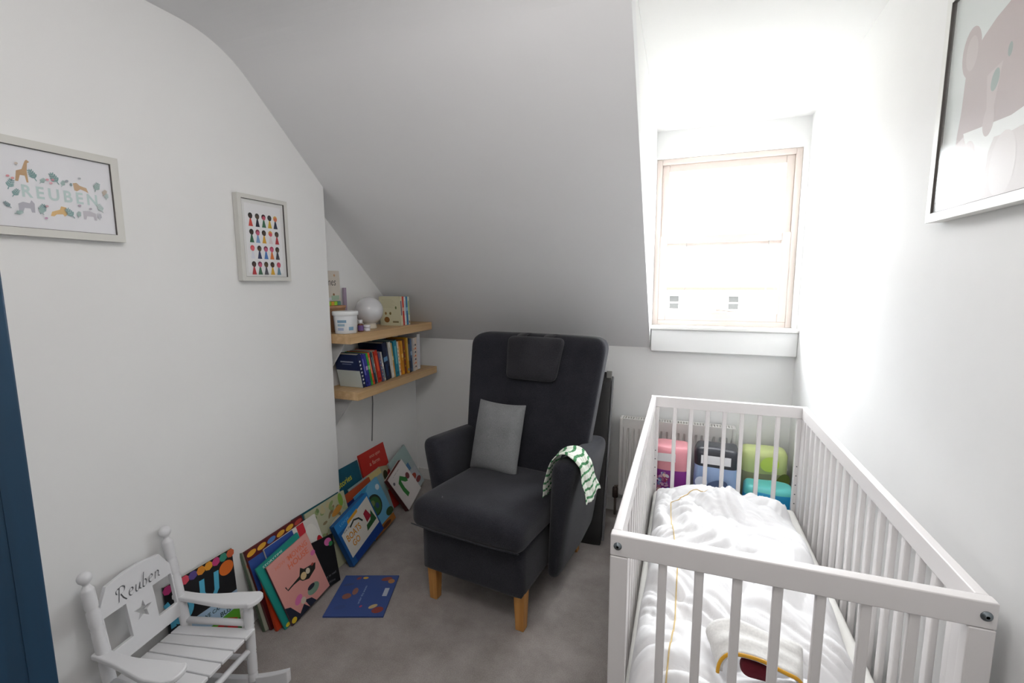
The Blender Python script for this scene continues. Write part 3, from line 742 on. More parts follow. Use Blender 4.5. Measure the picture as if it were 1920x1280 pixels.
fbook('picture_book', 'thin dark teal book standing flat against the chimney breast', 1.565, -1.62, 12.5, .315, .35, .007, '#1c5a66', None)
fbook('picture_book', 'cream and green woodland picture book behind the blue boats book', 1.64, -1.603, 13.5, .275, .345, .008, '#b9b99a', p_land, roll=1)
fbook('board_book', 'thick blue board book with orange words about boats', 1.785, -1.530, 17, .285, .245, .030, '#1f5c9e', p_boats, spine='#1c4f86', roll=12, page='#2a5f95')
# on the alcove side
fbook('picture_book', 'dark teal storybook with a yellow title, leaning in the alcove', 1.975, -1.715, 15, .215, .40, .012, '#175a70', p_tales)
fbook('picture_book', 'red picture book with a farm drawing, tallest in the alcove', 2.205, -1.705, 15, .25, .425, .010, '#c22f26', p_redtop, roll=1)
fbook('picture_book', 'pale blue and yellow picture book under the red one', 2.06, -1.68, 17, .30, .285, .008, '#9fb8bb', lambda k, w, h: (k.rect(0, 0, w, h, '#9fb8bb'), k.rect(w * .55, h * .86, w, h, '#d9c98a'), k.ell(w * .5, h * .8, w * .2, h * .06, '#c7d3d0')), roll=4)
fbook('picture_book', 'orange red picture book behind the sky blue one', 1.995, -1.645, 18, .225, .285, .010, '#b5502e', lambda k, w, h: (k.rect(0, 0, w, h, '#b5502e'), k.rect(0, 0, w, h * .84, '#283a78')), spine='#2b3a7a', roll=5)
fbook('picture_book', 'sky blue picture book with a dark green globe on its cover', 2.03, -1.580, 20, .215, .285, .010, '#5aa6d0', p_earth, roll=9)
fbook('picture_book', 'pale jumbled picture book between the leaf book and the armchair', 2.50, -1.655, 20, .225, .31, .012, '#a9b4b6', p_spiral, roll=16)
fbook('board_book', 'white board book with a green curl and dark red dot', 2.385, -1.588, 22, .205, .255, .030, '#ddd7d3', p_leafy, spine='#5a2a28', roll=20, page='#6a3a34')
# flat on the carpet
bx, by = Vector((.174, .064, 0)).normalized(), None
by = Vector((-bx.y, bx.x, 0))
book('picture_book', 'dark blue picture book lying flat on the carpet', axes((-1.427, 1.447, .001), bx, by, (0, 0, 1)), .265, .285, .006, '#3a5290', None, None, p_blue, cat='picture book')

# ------------------------------------------------------------------ armchair
ey = Vector((.12, .9928, 0)); ex = Vector((.9928, -.12, 0))
AC = axes((-.812, 1.714, 0), ex, ey, (0, 0, 1))
ch = empty('wing_armchair', AC, 'charcoal fabric high-backed armchair with wooden legs and a headrest', 'armchair')
# legs
for (lx_, ly_, dx_, dy_) in ((-.222, 0, 0, 0), (.222, 0, 0, 0), (-.22, .60, -.01, .05), (.22, .60, .01, .05)):
    b = MB(); a, c = .026, .019
    v = [(lx_ - a, ly_ - a, .20), (lx_ + a, ly_ - a, .20), (lx_ + a, ly_ + a, .20), (lx_ - a, ly_ + a, .20)]
    lo = [(lx_ + dx_ - c, ly_ + dy_ - c, .0), (lx_ + dx_ + c, ly_ + dy_ - c, .0), (lx_ + dx_ + c, ly_ + dy_ + c, .0), (lx_ + dx_ - c, ly_ + dy_ + c, .0)]
    b.add(lo + v, [(3, 2, 1, 0), (4, 5, 6, 7), (0, 1, 5, 4), (1, 2, 6, 5), (2, 3, 7, 6), (3, 0, 4, 7)])
    b.build('leg', M_beech, ch, bevel=.003)
# upholstered base
def basefn(p):
    return (p.x, p.y + .26, p.z + .2675)
bm_obj('base', soft_box((.50, .62, .205), .014, 10, basefn), M_char, ch)
# seat cushion: crowned top, soft front roll
def seatfn(p):
    crown = .026 * max(0, 1 - (p.x / .275) ** 2) * max(0, 1 - (p.y / .32) ** 2)
    sag = .012 * math.exp(-((p.x) ** 2 + (p.y) ** 2) / .03)
    z = p.z + (crown - sag if p.z > 0 else -crown * .25)
    wid = 1.0
    return (p.x * wid + .004 * math.sin(p.y * 9), p.y + .205, z + .425 - (p.y + .31) * .035 + .02)
seat = bm_obj('seat_cushion', soft_box((.55, .63, .135), (.045, .06, .05), 16, seatfn), M_char, ch, sub=1)
MB().tube([(-.262, -.108, .405), (-.12, -.117, .404), (.12, -.117, .404), (.262, -.108, .405)], .003, 6).build('piping', M_char, seat, smooth=True)
# arms: padded panels that splay outwards, rounded top
def armfn(sg):
    def f(p):
        # p: x thickness, y length, z height (centre)
        zt = (p.z + .285) / .57                       # 0 bottom .. 1 top
        y = p.y + .43 + (1 - zt) * .035 * (1 if p.y < 0 else .4)
        th = .60 + .55 * zt                           # thicker towards the top
        rise = -.05 * (p.y + .30) / .6 * zt          # top edge falls slightly towards the back
        x = .287 + .058 * zt + p.x * th
        x -= .03 * max(0, (p.y - .05) / .25) * (1 if p.y > .05 else 0) * .6
        return (sg * x, y, p.z + .415 + rise)
    return f
for sg in (-1, 1):
    bm_obj('armrest', soft_box((.10, .60, .57), (.045, .05, .05), 14, armfn(sg)), M_char, ch, sub=1)
# back: broad at the top, narrowing to the seat, edges turned forward as wings
def backfn(p):
    v = (p.z + .39) / .78                             # 0..1 up
    hw = .315 + .075 * min(1, v * 1.05) ** .9         # half width
    u = p.x / .5
    x = u * (hw + .008 * v) - .022 * v
    y = .50 + .235 * v + .03 * v * v + p.y
    wing = .060 * abs(u) ** 3.2
    if p.y < 0:
        y -= wing
        y -= .018 * (1 - u * u) * (math.exp(-((v - .30) / .16) ** 2))    # lumbar swell
        y += .012 * math.exp(-((v - .46) / .022) ** 2) * (1 - u * u)      # seam across
    else:
        y -= wing * .75
    return (x, y, p.z + .775)
bk = bm_obj('backrest', soft_box((1.0, .12, .78), (.09, .045, .06), 22, backfn), M_char, ch, sub=1)
# headrest pad with two straps over the top
def hrfn(p):
    k = 1 + .0
    puff = .020 * max(0, 1 - (p.x / .16) ** 2) * max(0, 1 - (p.z / .115) ** 2)
    return (p.x * (1 + .08 * (p.z / .115)), p.y - puff * (1 if p.y < 0 else 0) + p.z * .34, p.z)
hr = bm_obj('headrest', soft_box((.31, .055, .225), (.03, .025, .03), 12, hrfn), M_char2, ch, Matrix.Translation((-.015, .636, 1.045)), sub=1)
for sx in (-.085, .075):
    pts = [(.628, 1.11), (.652, 1.142), (.685, 1.163), (.74, 1.170), (.785, 1.160), (.806, 1.12), (.806, .98)]
    b = MB(); n = len(pts)
    vs = []
    for (y, z) in pts: vs += [(sx - .028 - .02, y, z), (sx + .028 - .02, y, z)]
    b.add(vs, [(2 * k, 2 * k + 1, 2 * k + 3, 2 * k + 2) for k in range(n - 1)])
    b.build('strap', M_char2, hr, smooth=True, solid=.003)

# scatter cushion
def pillow(size, thick, n=26, seed=0, ear=.14):
    sx, sy = size[0] / 2, size[1] / 2; mb = MB(); vs = []; fs = []
    for side in (1, -1):
        for j in range(n):
            for i in range(n):
                u = -1 + 2 * i / (n - 1); v = -1 + 2 * j / (n - 1)
                px = u * sx * (1 - ear * (1 - abs(v) ** 2.0) * abs(u) ** 6 * .5) ; py = v * sy * (1 - ear * (1 - abs(u) ** 2.0) * abs(v) ** 6 * .5)
                t = max(0, (1 - abs(u) ** 2.6)) ** .55 * max(0, (1 - abs(v) ** 2.6)) ** .55
                z = side * thick / 2 * t + .006 * noise.noise(Vector((u * 2.2 + seed, v * 2.2, side * 3))) * t
                vs.append((px, py, z))
    for s_ in (0, 1):
        o = s_ * n * n
        for j in range(n - 1):
            for i in range(n - 1):
                q = (o + j * n + i, o + j * n + i + 1, o + (j + 1) * n + i + 1, o + (j + 1) * n + i)
                fs.append(q if s_ == 0 else q[::-1])
    mb.add(vs, fs); return mb
cy_ = Vector((.05, .30, .954)).normalized(); cx_ = Vector((.985, -.16, -.0)); cx_ = (cx_ - cy_ * cx_.dot(cy_)).normalized(); cz_ = cx_.cross(cy_)
if cz_.y > 0: cz_ = -cz_
cu = empty('scatter_cushion', axes((-.872, 2.125, .665), cx_, cy_, cz_), 'plain mid grey scatter cushion propped on the armchair', 'cushion')
pillow((.285, .37), .115, seed=4).build('cover', M_grey, cu, smooth=True, weld=True, sub=1)

# striped muslin over the arm
def stripe_mat():
    m = bpy.data.materials.new('green_stripe_knit'); m.use_nodes = True; nt = m.node_tree; b = nt.nodes['Principled BSDF']
    uv = nt.nodes.new('ShaderNodeAttribute'); uv.attribute_name = 'band'
    wv = nt.nodes.new('ShaderNodeMath'); wv.operation = 'FRACT'
    r = nt.nodes.new('ShaderNodeValToRGB'); r.color_ramp.interpolation = 'EASE'
    e = r.color_ramp.elements; e[0].position = 0.0; e[0].color = (*hx('#4c8a5c'), 1); e[1].position = .30; e[1].color = (*hx('#eef2e6'), 1)
    x = e.new(.22); x.color = (*hx('#4f8f60'), 1); x = e.new(.92); x.color = (*hx('#eef2e6'), 1); x = e.new(1.0); x.color = (*hx('#4c8a5c'), 1)
    nt.links.new(uv.outputs['Fac'], wv.inputs[0]); nt.links.new(wv.outputs[0], r.inputs['Fac']); nt.links.new(r.outputs['Color'], b.inputs['Base Color'])
    b.inputs['Roughness'].default_value = .95
    return m
M_str = stripe_mat()
def cloth_over_arm():
    nu, nv = 46, 30
    # path across the arm in chair space (x, z): inner drop, over the top, outer drop
    path = [(.262, .515), (.270, .575), (.280, .64), (.293, .685), (.318, .708), (.350, .714), (.384, .703), (.406, .668), (.416, .62), (.428, .565), (.440, .525)]
    P_ = [Vector((a, b, 0)) for a, b in path]
    L = [0]
    for a, b in zip(P_, P_[1:]): L.append(L[-1] + (b - a).length)
    def at(t):
        d = t * L[-1]
        for k in range(len(P_) - 1):
            if d <= L[k + 1] + 1e-9: 
                f = (d - L[k]) / (L[k + 1] - L[k]); return P_[k].lerp(P_[k + 1], f), (P_[k + 1] - P_[k]).normalized()
        return P_[-1], (P_[-1] - P_[-2]).normalized()
    vs = []; band = []
    for j in range(nv):
        for i in range(nu):
            u = i / (nu - 1); v = j / (nv - 1)
            p, t = at(u)
            nrm = Vector((-t.y, t.x, 0))
            yy = .235 + (v - .5) * (.13 + .05 * abs(u - .5) + (.06 if u > .7 else 0) * (u - .7) * 3) + .02 * (u - .5)
            fold = .007 * math.sin(v * 21 + 2 * math.sin(u * 5)) * (.5 + abs(u - .45)) + .008 * noise.noise(Vector((u * 7, v * 6, 2)))
            hang = .018 * math.sin(v * 9 + 1) * max(0, abs(u - .45) - .35) * 3
            q = p + nrm * (abs(fold) + .006)
            vs.append((q.x, yy + .004 * math.sin(u * 30 + v * 5), q.y + hang)); band.append(u * L[-1] / .034 + .15 * math.sin(v * 8))
    fs = [(j * nu + i, j * nu + i + 1, (j + 1) * nu + i + 1, (j + 1) * nu + i) for j in range(nv - 1) for i in range(nu - 1)]
    me = bpy.data.meshes.new('muslin_cloth'); me.from_pydata(vs, [], fs); me.materials.append(M_str)
    at_ = me.attributes.new('band', 'FLOAT', 'POINT'); at_.data.foreach_set('value', band)
    me.polygons.foreach_set('use_smooth', [True] * len(me.polygons))
    o = bpy.data.objects.new('muslin_cloth', me); C.objects.link(o); o.matrix_world = AC
    q = o.modifiers.new('s', 'SOLIDIFY'); q.thickness = .004; q.offset = 1
    q = o.modifiers.new('u', 'SUBSURF'); q.levels = 1; q.render_levels = 1
    return tag(o, 'white cloth with green stripes draped over the armchair arm', 'cloth')
cloth_over_arm()

# dark folded panel leaning on the far wall behind the chair
la = math.atan2(.355, .93)
slab = empty('folded_mat', axes((-.945, 2.385, .002), (1, .02, 0), (0, math.sin(la), math.cos(la)), (0.0, -math.cos(la), math.sin(la))), 'dark charcoal folded mat leaning on the wall behind the armchair', 'mat')
M_slab = mat('mat_charcoal', '#2f2e2e', .7, (200, .15, .002)); M_slabe = mat('mat_edge', '#77777a', .5)
bm_obj('panel', soft_box((.565, .985, .045), (.02, .02, .012), 8, lambda p: (p.x + .2825, p.y + .4925 + .0, p.z - .045)), M_slab, slab)
MB().box((.5655, .03, -.062), (.5765, .96, -.030)).build('edge_strip', M_slabe, slab, bevel=.004)
MB().box((.535, .945, -.024), (.568, .988, -.016)).build('corner_tab', mat('tab_grey', '#8a8884', .5), slab, bevel=.003)

# ------------------------------------------------------------------ radiator
RX0, RX1, RZ0, RZ1 = -.338, .300, .15, .628
ra = empty('radiator', Matrix.Translation((0, YF - .02, 0)), 'white ribbed panel radiator on the far wall behind the cot', 'radiator')
M_rad = mat('radiator_white', '#e4e2de', .4)
vs = []; n = 19; cols = []
x = RX0 + .018; step = (RX1 - RX0 - .036) / n
for k in range(n):
    cols += [(x + step * k, 0), (x + step * (k + .12), 0), (x + step * (k + .26), .012), (x + step * (k + .74), .012), (x + step * (k + .88), 0)]
cols.append((x + step * n, 0))
b = MB(); vs = []
for (xx, d_) in cols:
    for (z, kz) in ((RZ0, 0), (RZ0 + .035, 0), (RZ0 + .06, 1), (RZ1 - .075, 1), (RZ1 - .05, 0), (RZ1, 0)):
        vs.append((xx, -.075 + (0 if d_ > 0 else 1) * .012 * kz, z))
m6 = 6
b.add(vs, [(i * m6 + k, (i + 1) * m6 + k, (i + 1) * m6 + k + 1, i * m6 + k + 1) for i in range(len(cols) - 1) for k in range(5)])
b.build('front_panel', M_rad, ra, smooth=False)
MB().box((RX0 + .018, -.062, RZ0), (RX1 - .018, -.028, RZ1 - .01)).build('core', M_rad, ra)
for a in (RX0, RX1 - .018): MB().box((a, -.078, RZ0), (a + .018, -.01, RZ1 + .008)).build('end_cap', M_rad, ra, bevel=.004)
g = MB().box((RX0 + .018, -.076, RZ1 - .006), (RX1 - .018, -.066, RZ1 + .006)).box((RX0 + .018, -.02, RZ1 - .006), (RX1 - .018, -.01, RZ1 + .006)).build('top_rail', M_rad, ra)
for k in range(40):
    xx = RX0 + .026 + k * (RX1 - RX0 - .052) / 39
    MB().box((xx - .003, -.067, RZ1 - .004), (xx + .003, -.019, RZ1 + .004)).build('grille_bar', M_rad, g)
MB().tube([(RX0 - .02, -.045, 0.0), (RX0 - .02, -.045, .19), (RX0 + .0, -.045, .19)], .0075, 10).build('pipe', mat('pipe_paint', '#8d8078', .5), ra, smooth=True)
MB().lathe([(.016, .075), (.018, .08), (.018, .13), (.014, .14)], 16, None, Matrix.Translation((RX0 - .02, -.045, .04))).build('valve', mat('valve_dark', '#4a3c38', .5), ra, smooth=True)

# ------------------------------------------------------------------ soft packs behind the cot
def pack(name, label, cx, cy, w, d, h, rotz, top, bottom, split, seed, extra=None, tilt=0):
    o = empty(name, Matrix.Translation((cx, cy, 0.002)) @ Matrix.Rotation(R(rotz), 4, 'Z') @ Matrix.Rotation(R(tilt), 4, 'X'), label, 'nappy pack', 'soft packs behind the cot')
    def fn(p):
        q = Vector((p.x, p.y, p.z))
        bul = .016 * (1 - (2 * q.x / w) ** 2) * (1 - min(1, abs(2 * q.z / h)) ** 4)
        nz = noise.noise(Vector((q.x * 14 + seed, q.y * 12, q.z * 14))) * .008
        y = q.y + math.copysign(bul, q.y) + nz
        return (q.x + nz * .5, y, q.z + h / 2 + .006 * noise.noise(Vector((q.x * 9, q.y * 9, seed))))
    bm = soft_box((w, d, h), (.035, .04, .03), 14, fn)
    me = bpy.data.meshes.new('wrapper'); bm.to_mesh(me); bm.free()
    for c in (bottom, top): me.materials.append(mat('wrap_' + c.strip('#'), c, .32))
    for p in me.polygons:
        p.use_smooth = True
        if p.center.z > h * split + .03 * p.center.x: p.material_index = 1
    wr = bpy.data.objects.new('wrapper', me); link(wr, o)
    if extra: extra(o, w, d, h, fn)
    return o
def patch(o, name, w, d, h, shapes, lift=.022):
    k = Ink()
    for s_ in shapes:
        if s_[0] == 'r': k.rect(*s_[1:])
        else: k.ell(*s_)
    k.build(name, o, axes((0, -d / 2 - lift, 0), (1, 0, 0), (0, 0, 1), (0, -1, 0)))
def speck(o, w, d, h, x0, x1, z0, z1, cols, n, seed, lift=.022):
    random.seed(seed); k = Ink()
    for q in range(n):
        k.ell(random.uniform(x0, x1), random.uniform(z0, z1), random.uniform(.005, .014), random.uniform(.004, .009), random.choice(cols), random.uniform(0, 3), 7); k.n = q % 5
    k.build('printed_pattern', o, axes((0, -d / 2 - lift, 0), (1, 0, 0), (0, 0, 1), (0, -1, 0)))
pack('nappy_pack', 'pink topped purple soft pack in front of the radiator', -.035, 2.60, .20, .16, .575, 3, '#f0a0aa', '#96389a', .80, 1,
     lambda o, w, d, h, f: (patch(o, 'white_label', w, d, h, [('r', -.09, .50, .02, .545, '#f4f1f2')], .020), speck(o, w, d, h, -.095, -.01, .30, .44, ['#e8e2ea', '#d9a6c9', '#c06a8f', '#f3d2c0', '#a83a6a', '#7f8fc9'], 70, 3)))
pack('nappy_pack', 'light blue soft pack with a black top and white label', .192, 2.58, .215, .16, .595, -2, '#34363e', '#a3bde6', .825, 2,
     lambda o, w, d, h, f: (patch(o, 'white_label', w, d, h, [('r', -.075, .520, .065, .565, '#f2f2f4')], .020), patch(o, 'printed_pattern', w, d, h, [(.0, .40, .06, .035, '#5a6c92', .5), (-.04, .34, .05, .03, '#b9cdf0', .2), (.06, .33, .04, .05, '#6f7f9c', .9), (-.07, .42, .03, .03, '#dfe9fb', .1)])))
pack('nappy_pack', 'lime and olive soft pack in the far corner by the wall', .437, 2.745, .225, .125, .555, 0, '#d6e29a', '#b3b48c', .80, 3,
     lambda o, w, d, h, f: patch(o, 'printed_pattern', w, d, h, [(.02, .49, .045, .04, '#d8ef6a', .5), (.085, .40, .03, .05, '#6f7a35', -.3), (.10, .30, .02, .06, '#b0793a', .2)]))
pack('nappy_pack', 'turquoise soft pack with a white splash pattern behind the cot end', .434, 2.535, .225, .15, .435, -3, '#62c8c4', '#1c9ad0', .93, 4,
     lambda o, w, d, h, f: speck(o, w, d, h, -.04, .10, .20, .34, ['#e4f2f6', '#f4fafc', '#24456f', '#1a5f94', '#dff0f4'], 80, 9))

# ------------------------------------------------------------------ cot
CX0, CX1, CY0, CY1, CH = -.137, .548, 1.008, 2.405, .88
cot = empty('wooden_cot', Matrix.Translation((0, 0, 0)), 'white wooden slatted cot against the right wall', 'cot')
PW, PT = .040, .026       # post width along the end, thickness along the side
RH = .052                 # rail height
for (y0, y1) in ((CY0, CY0 + PT), (CY1 - PT, CY1)):
    tr = MB().box((CX0, y0, CH - RH), (CX1, y1, CH)).build('top_rail', M_crib, cot, bevel=.003)
    MB().box((CX0 + PW, y0 + .003, .16), (CX1 - PW, y1 - .003, .22)).build('bottom_rail', M_crib, cot, bevel=.003)
    for x0 in (CX0, CX1 - PW):
        MB().box((x0, y0, 0.001), (x0 + PW, y1, CH - RH - .0008)).build('post', M_crib, cot, bevel=.003)
    for k in range(7):
        xx = CX0 + PW + (CX1 - CX0 - 2 * PW) * (k + 1) / 8
        MB().box((xx - .0095, y0 + .006, .22), (xx + .0095, y1 - .006, CH - RH)).build('slat', M_crib, cot, bevel=.003)
SD = .022
for (x0, x1) in ((CX0 + .002, CX0 + .002 + SD), (CX1 - .002 - SD, CX1 - .002)):
    MB().box((x0, CY0 + PT + .0006, CH - RH), (x1, CY1 - PT - .0006, CH - .001)).build('side_rail', M_crib, cot, bevel=.003)
    MB().box((x0, CY0 + PT + .0006, .20), (x1, CY1 - PT - .0006, .25)).build('side_bottom_rail', M_crib, cot, bevel=.003)
    n = 17
    for k in range(n):
        yy = CY0 + PT + (CY1 - CY0 - 2 * PT) * (k + 1) / (n + 1)
        MB().box((x0 + .004, yy - .012, .25), (x1 - .004, yy + .012, CH - RH)).build('slat', M_crib, cot, bevel=.003)
    for yy in (CY0 + PT + .03, CY1 - PT - .03):
        MB().box((x0, yy - .029, .25), (x1, yy + .029, CH - RH)).build('side_post', M_crib, cot, bevel=.003)
for x0 in (CX0 + .017, CX1 - .017):
    bo = MB().lathe([(.0005, .0045), (.006, .0045), (.0065, .002), (.0085, .002), (.0095, .0)], 18, None, axes((x0, CY0, CH - .027), (1, 0, 0), (0, 0, 1), (0, -1, 0))).build('bolt', M_steel, cot, smooth=True)
    MB().lathe([(.003, .0046), (.0005, .0046)], 6, None, axes((x0, CY0, CH - .027), (1, 0, 0), (0, 0, 1), (0, -1, 0))).build('hex_socket', M_dark, bo)
for x0 in (CX0 + .03, CX1 - .03):
    for k in range(5):
        MB().lathe([(.003, .0004), (.0005, .0004)], 8, None, axes((x0, CY1 - PT, .42 + .045 * k), (1, 0, 0), (0, 0, 1), (0, -1, 0))).build('peg_hole', mat('hole_grey', '#6d6f74', .8), cot)
MB().box((CX0 + .026, CY0 + PT + .004, .285), (CX1 - .026, CY1 - PT - .004, .300)).build('base_board', M_crib, cot)
mt = MB().box((CX0 + .028, CY0 + PT + .006, .301), (CX1 - .028, CY1 - PT - .006, .395)).build('cot_mattress', mat('mattress', '#e6e4df', .8), bevel=.02, seg=3)
tag(mt, 'white foam mattress under the crumpled duvet in the cot', 'mattress')

# crumpled duvet: puffs and creases on a lumpy pile, hem tucked to the mattress
def make_duvet():
    nx, ny = 118, 260
    X0, X1, Y0, Y1 = CX0 + .034, CX1 - .050, CY0 + PT + .012, CY1 - PT - .012
    N = noise.noise
    P = np.zeros((nx, ny, 3))
    def sm(t): t = max(0., min(1., t)); return t * t * (3 - 2 * t)
    for i in range(nx):
        for j in range(ny):
            s_ = i / (nx - 1); t = j / (ny - 1)
            # uneven outline
            xl = X0 + .012 * (1 + N(Vector((1.3, t * 5, 0)))); xr = X1 - .014 * (1 + N(Vector((7.7, t * 4, 0)))) - .018 * sm((.5 - t) / .4)
            yt = Y1 - .02 * (1 + N(Vector((s_ * 4, 3.1, 0))))
            x = xl + (xr - xl) * s_; y = Y0 + (yt - Y0) * t
            p = Vector((x, y, 0))
            wv = Vector((N(p * 3.1 + Vector((5, 0, 0))), N(p * 3.1 + Vector((0, 9, 0))), 0)) * .085
            q = p + wv
            wv2 = Vector((N(q * 9), N(q * 9 + Vector((3, 3, 3))), 0)) * .02
            q2 = q + wv2
            big = abs(N(q * 4.6 + Vector((0, 0, 1.5))))
            a = .9 + .9 * N(p * 1.7)
            c, d = math.cos(a), math.sin(a)
            rot = Vector((q2.x * c + q2.y * d, -q2.x * d + q2.y * c, 0))
            mid = abs(N(Vector((rot.x * 10, rot.y * 5.5, 4.0))))
            a2 = -.6 + 1.1 * N(p * 2.1 + Vector((4, 4, 0)))
            c, d = math.cos(a2), math.sin(a2)
            rot2 = Vector((q2.x * c + q2.y * d, -q2.x * d + q2.y * c, 0))
            mid2 = abs(N(Vector((rot2.x * 19, rot2.y * 9, 9.0))))
            fine = N(q2 * 46) * .0012
            z = .418 + .092 * big ** .8 + .031 * mid ** .85 + .007 * mid2 ** .9 + fine
            z += .060 * math.exp(-((s_ - .45) / .30) ** 2 - ((t - .88) / .11) ** 2)
            z += .040 * math.exp(-((s_ - .66) / .26) ** 2 - ((t - .58) / .15) ** 2)
            z += .045 * math.exp(-((s_ - .20) / .18) ** 2 - ((t - .60) / .20) ** 2)
            z += .030 * math.exp(-((s_ - .40) / .35) ** 2 - ((t - .22) / .16) ** 2)
            e = min(s_ / .09, (1 - s_) / .11, t / .045, (1 - t) / .05)
            z = .3975 + (z - .3975) * math.sqrt(max(0, 1 - (1 - min(1, max(0, e))) ** 2))
            P[i, j] = (x, y, z)
    vs = [tuple(p) for p in P.reshape(-1, 3)]
    fs = [(i * ny + j, (i + 1) * ny + j, (i + 1) * ny + j + 1, i * ny + j + 1) for i in range(nx - 1) for j in range(ny - 1)]
    o = MB(); o.add(vs, fs)
    ob = o.build('crumpled_duvet', M_duvet, None, smooth=True)
    return tag(ob, 'crumpled white duvet with thin yellow piping lying in the cot', 'duvet'), P
duvet, DP = make_duvet()
# yellow piping following the sheet
def pipe_on_duvet(path, r=.0028):
    pts = []
    for (a, b) in path:
        i = a * (DP.shape[0] - 1); j = b * (DP.shape[1] - 1)
        i0 = min(int(i), DP.shape[0] - 2); j0 = min(int(j), DP.shape[1] - 2); fi, fj = i - i0, j - j0
        p = DP[i0, j0] * (1 - fi) * (1 - fj) + DP[i0 + 1, j0] * fi * (1 - fj) + DP[i0, j0 + 1] * (1 - fi) * fj + DP[i0 + 1, j0 + 1] * fi * fj
        pts.append(tuple(p + np.array((0, 0, .0015))))
    return MB().tube(pts, r, 6)
M_pipe = mat('yellow_piping', '#dfc48c', .8)
path = [(.16 + .03 * math.sin(t * 6), t) for t in [k / 90 * .83 for k in range(91)]] + [(.16 + .02 + k / 30 * .22, .83 + .06 * math.sin(k / 30 * 2.2)) for k in range(1, 31)]
pipe_on_duvet(path, .0021).build('piping', M_pipe, duvet, smooth=True)
# turned-back near corner, speckled lining with a yellow edge, dark red toy under it
_sel = (abs(DP[..., 0] - .20) < .06) & (abs(DP[..., 1] - 1.15) < .04)
ZTOY = float(DP[..., 2][_sel].max())
def flap(u, v):
    a = pi * u
    x = .205 - .092 * math.cos(a) * (1 + .25 * v); y = 1.140 + .115 * v + .012 * math.sin(u * 7)
    z = ZTOY - .006 + (.064 - .012 * v) * math.sin(a) ** .8 + .010 * v + .008 * noise.noise(Vector((u * 4, v * 4, 1)))
    return (x, y, z)
fl = MB().grid(flap, 28, 14).build('turned_back_corner', mat('lining_speckled', '#e6e4e1', .9, (200, .1, .001), (160, .07)), duvet, smooth=True, solid=.012)
MB().tube([Vector(flap(k / 27, 0)) + Vector((0, -.004, -.002)) for k in range(28)], .0042, 8).build('piping', mat('bright_piping', '#e0a526', .6), fl, smooth=True)
tm = soft_box((.075, .05, .036), (.022, .022, .016), 8, lambda p: (p.x + .20, p.y + 1.150, p.z + ZTOY + .0185))
tag(bm_obj('soft_toy', tm, mat('dark_red_plush', '#5e1020', .95, (260, .4, .003)), None), 'dark red plush toy tucked under the turned back duvet corner', 'soft toy')

# ------------------------------------------------------------------ child's rocking chair
fa = R(10.5)
fxv = Vector((math.cos(fa), math.sin(fa), 0)); fyv = Vector((-math.sin(fa), math.cos(fa), 0))
RC = axes((-1.615, .879, 0), fxv, fyv, (0, 0, 1))
rc = empty('child_rocking_chair', RC, "white wooden child's rocking chair with a name and star on its back", 'rocking chair')
def turned(p0, p1, prof, parent, name='post'):
    p0, p1 = Vector(p0), Vector(p1); z = (p1 - p0).normalized(); x = Vector((0, 1, 0)).cross(z).normalized(); y = z.cross(x)
    L = (p1 - p0).length
    return MB().lathe([(r, t * L) for r, t in prof], 20, None, axes(p0, x, y, z)).build(name, M_rock, parent, smooth=True)
def ringed(r, rings, n=60, top=None):
    out = []
    for k in range(n + 1):
        t = k / n; q = r
        for (c, dep, wd) in rings: q -= dep * math.exp(-((t - c) / wd) ** 2)
        out.append((q, t))
    return out
PH = .131
PB, PTp = Vector((.043, 0, .048)), Vector((-.036, 0, .612))        # foot and top of the back posts
def post_x(z): return PB.x + (PTp.x - PB.x) * (z - PB.z) / (PTp.z - PB.z)
bp = ringed(.0165, [(.12, .003, .008), (.36, .0025, .006), (.39, .0025, .006), (.56, .0025, .006), (.585, .0025, .006), (.74, .0025, .006), (.765, .0025, .006), (.88, .003, .006)], 90)
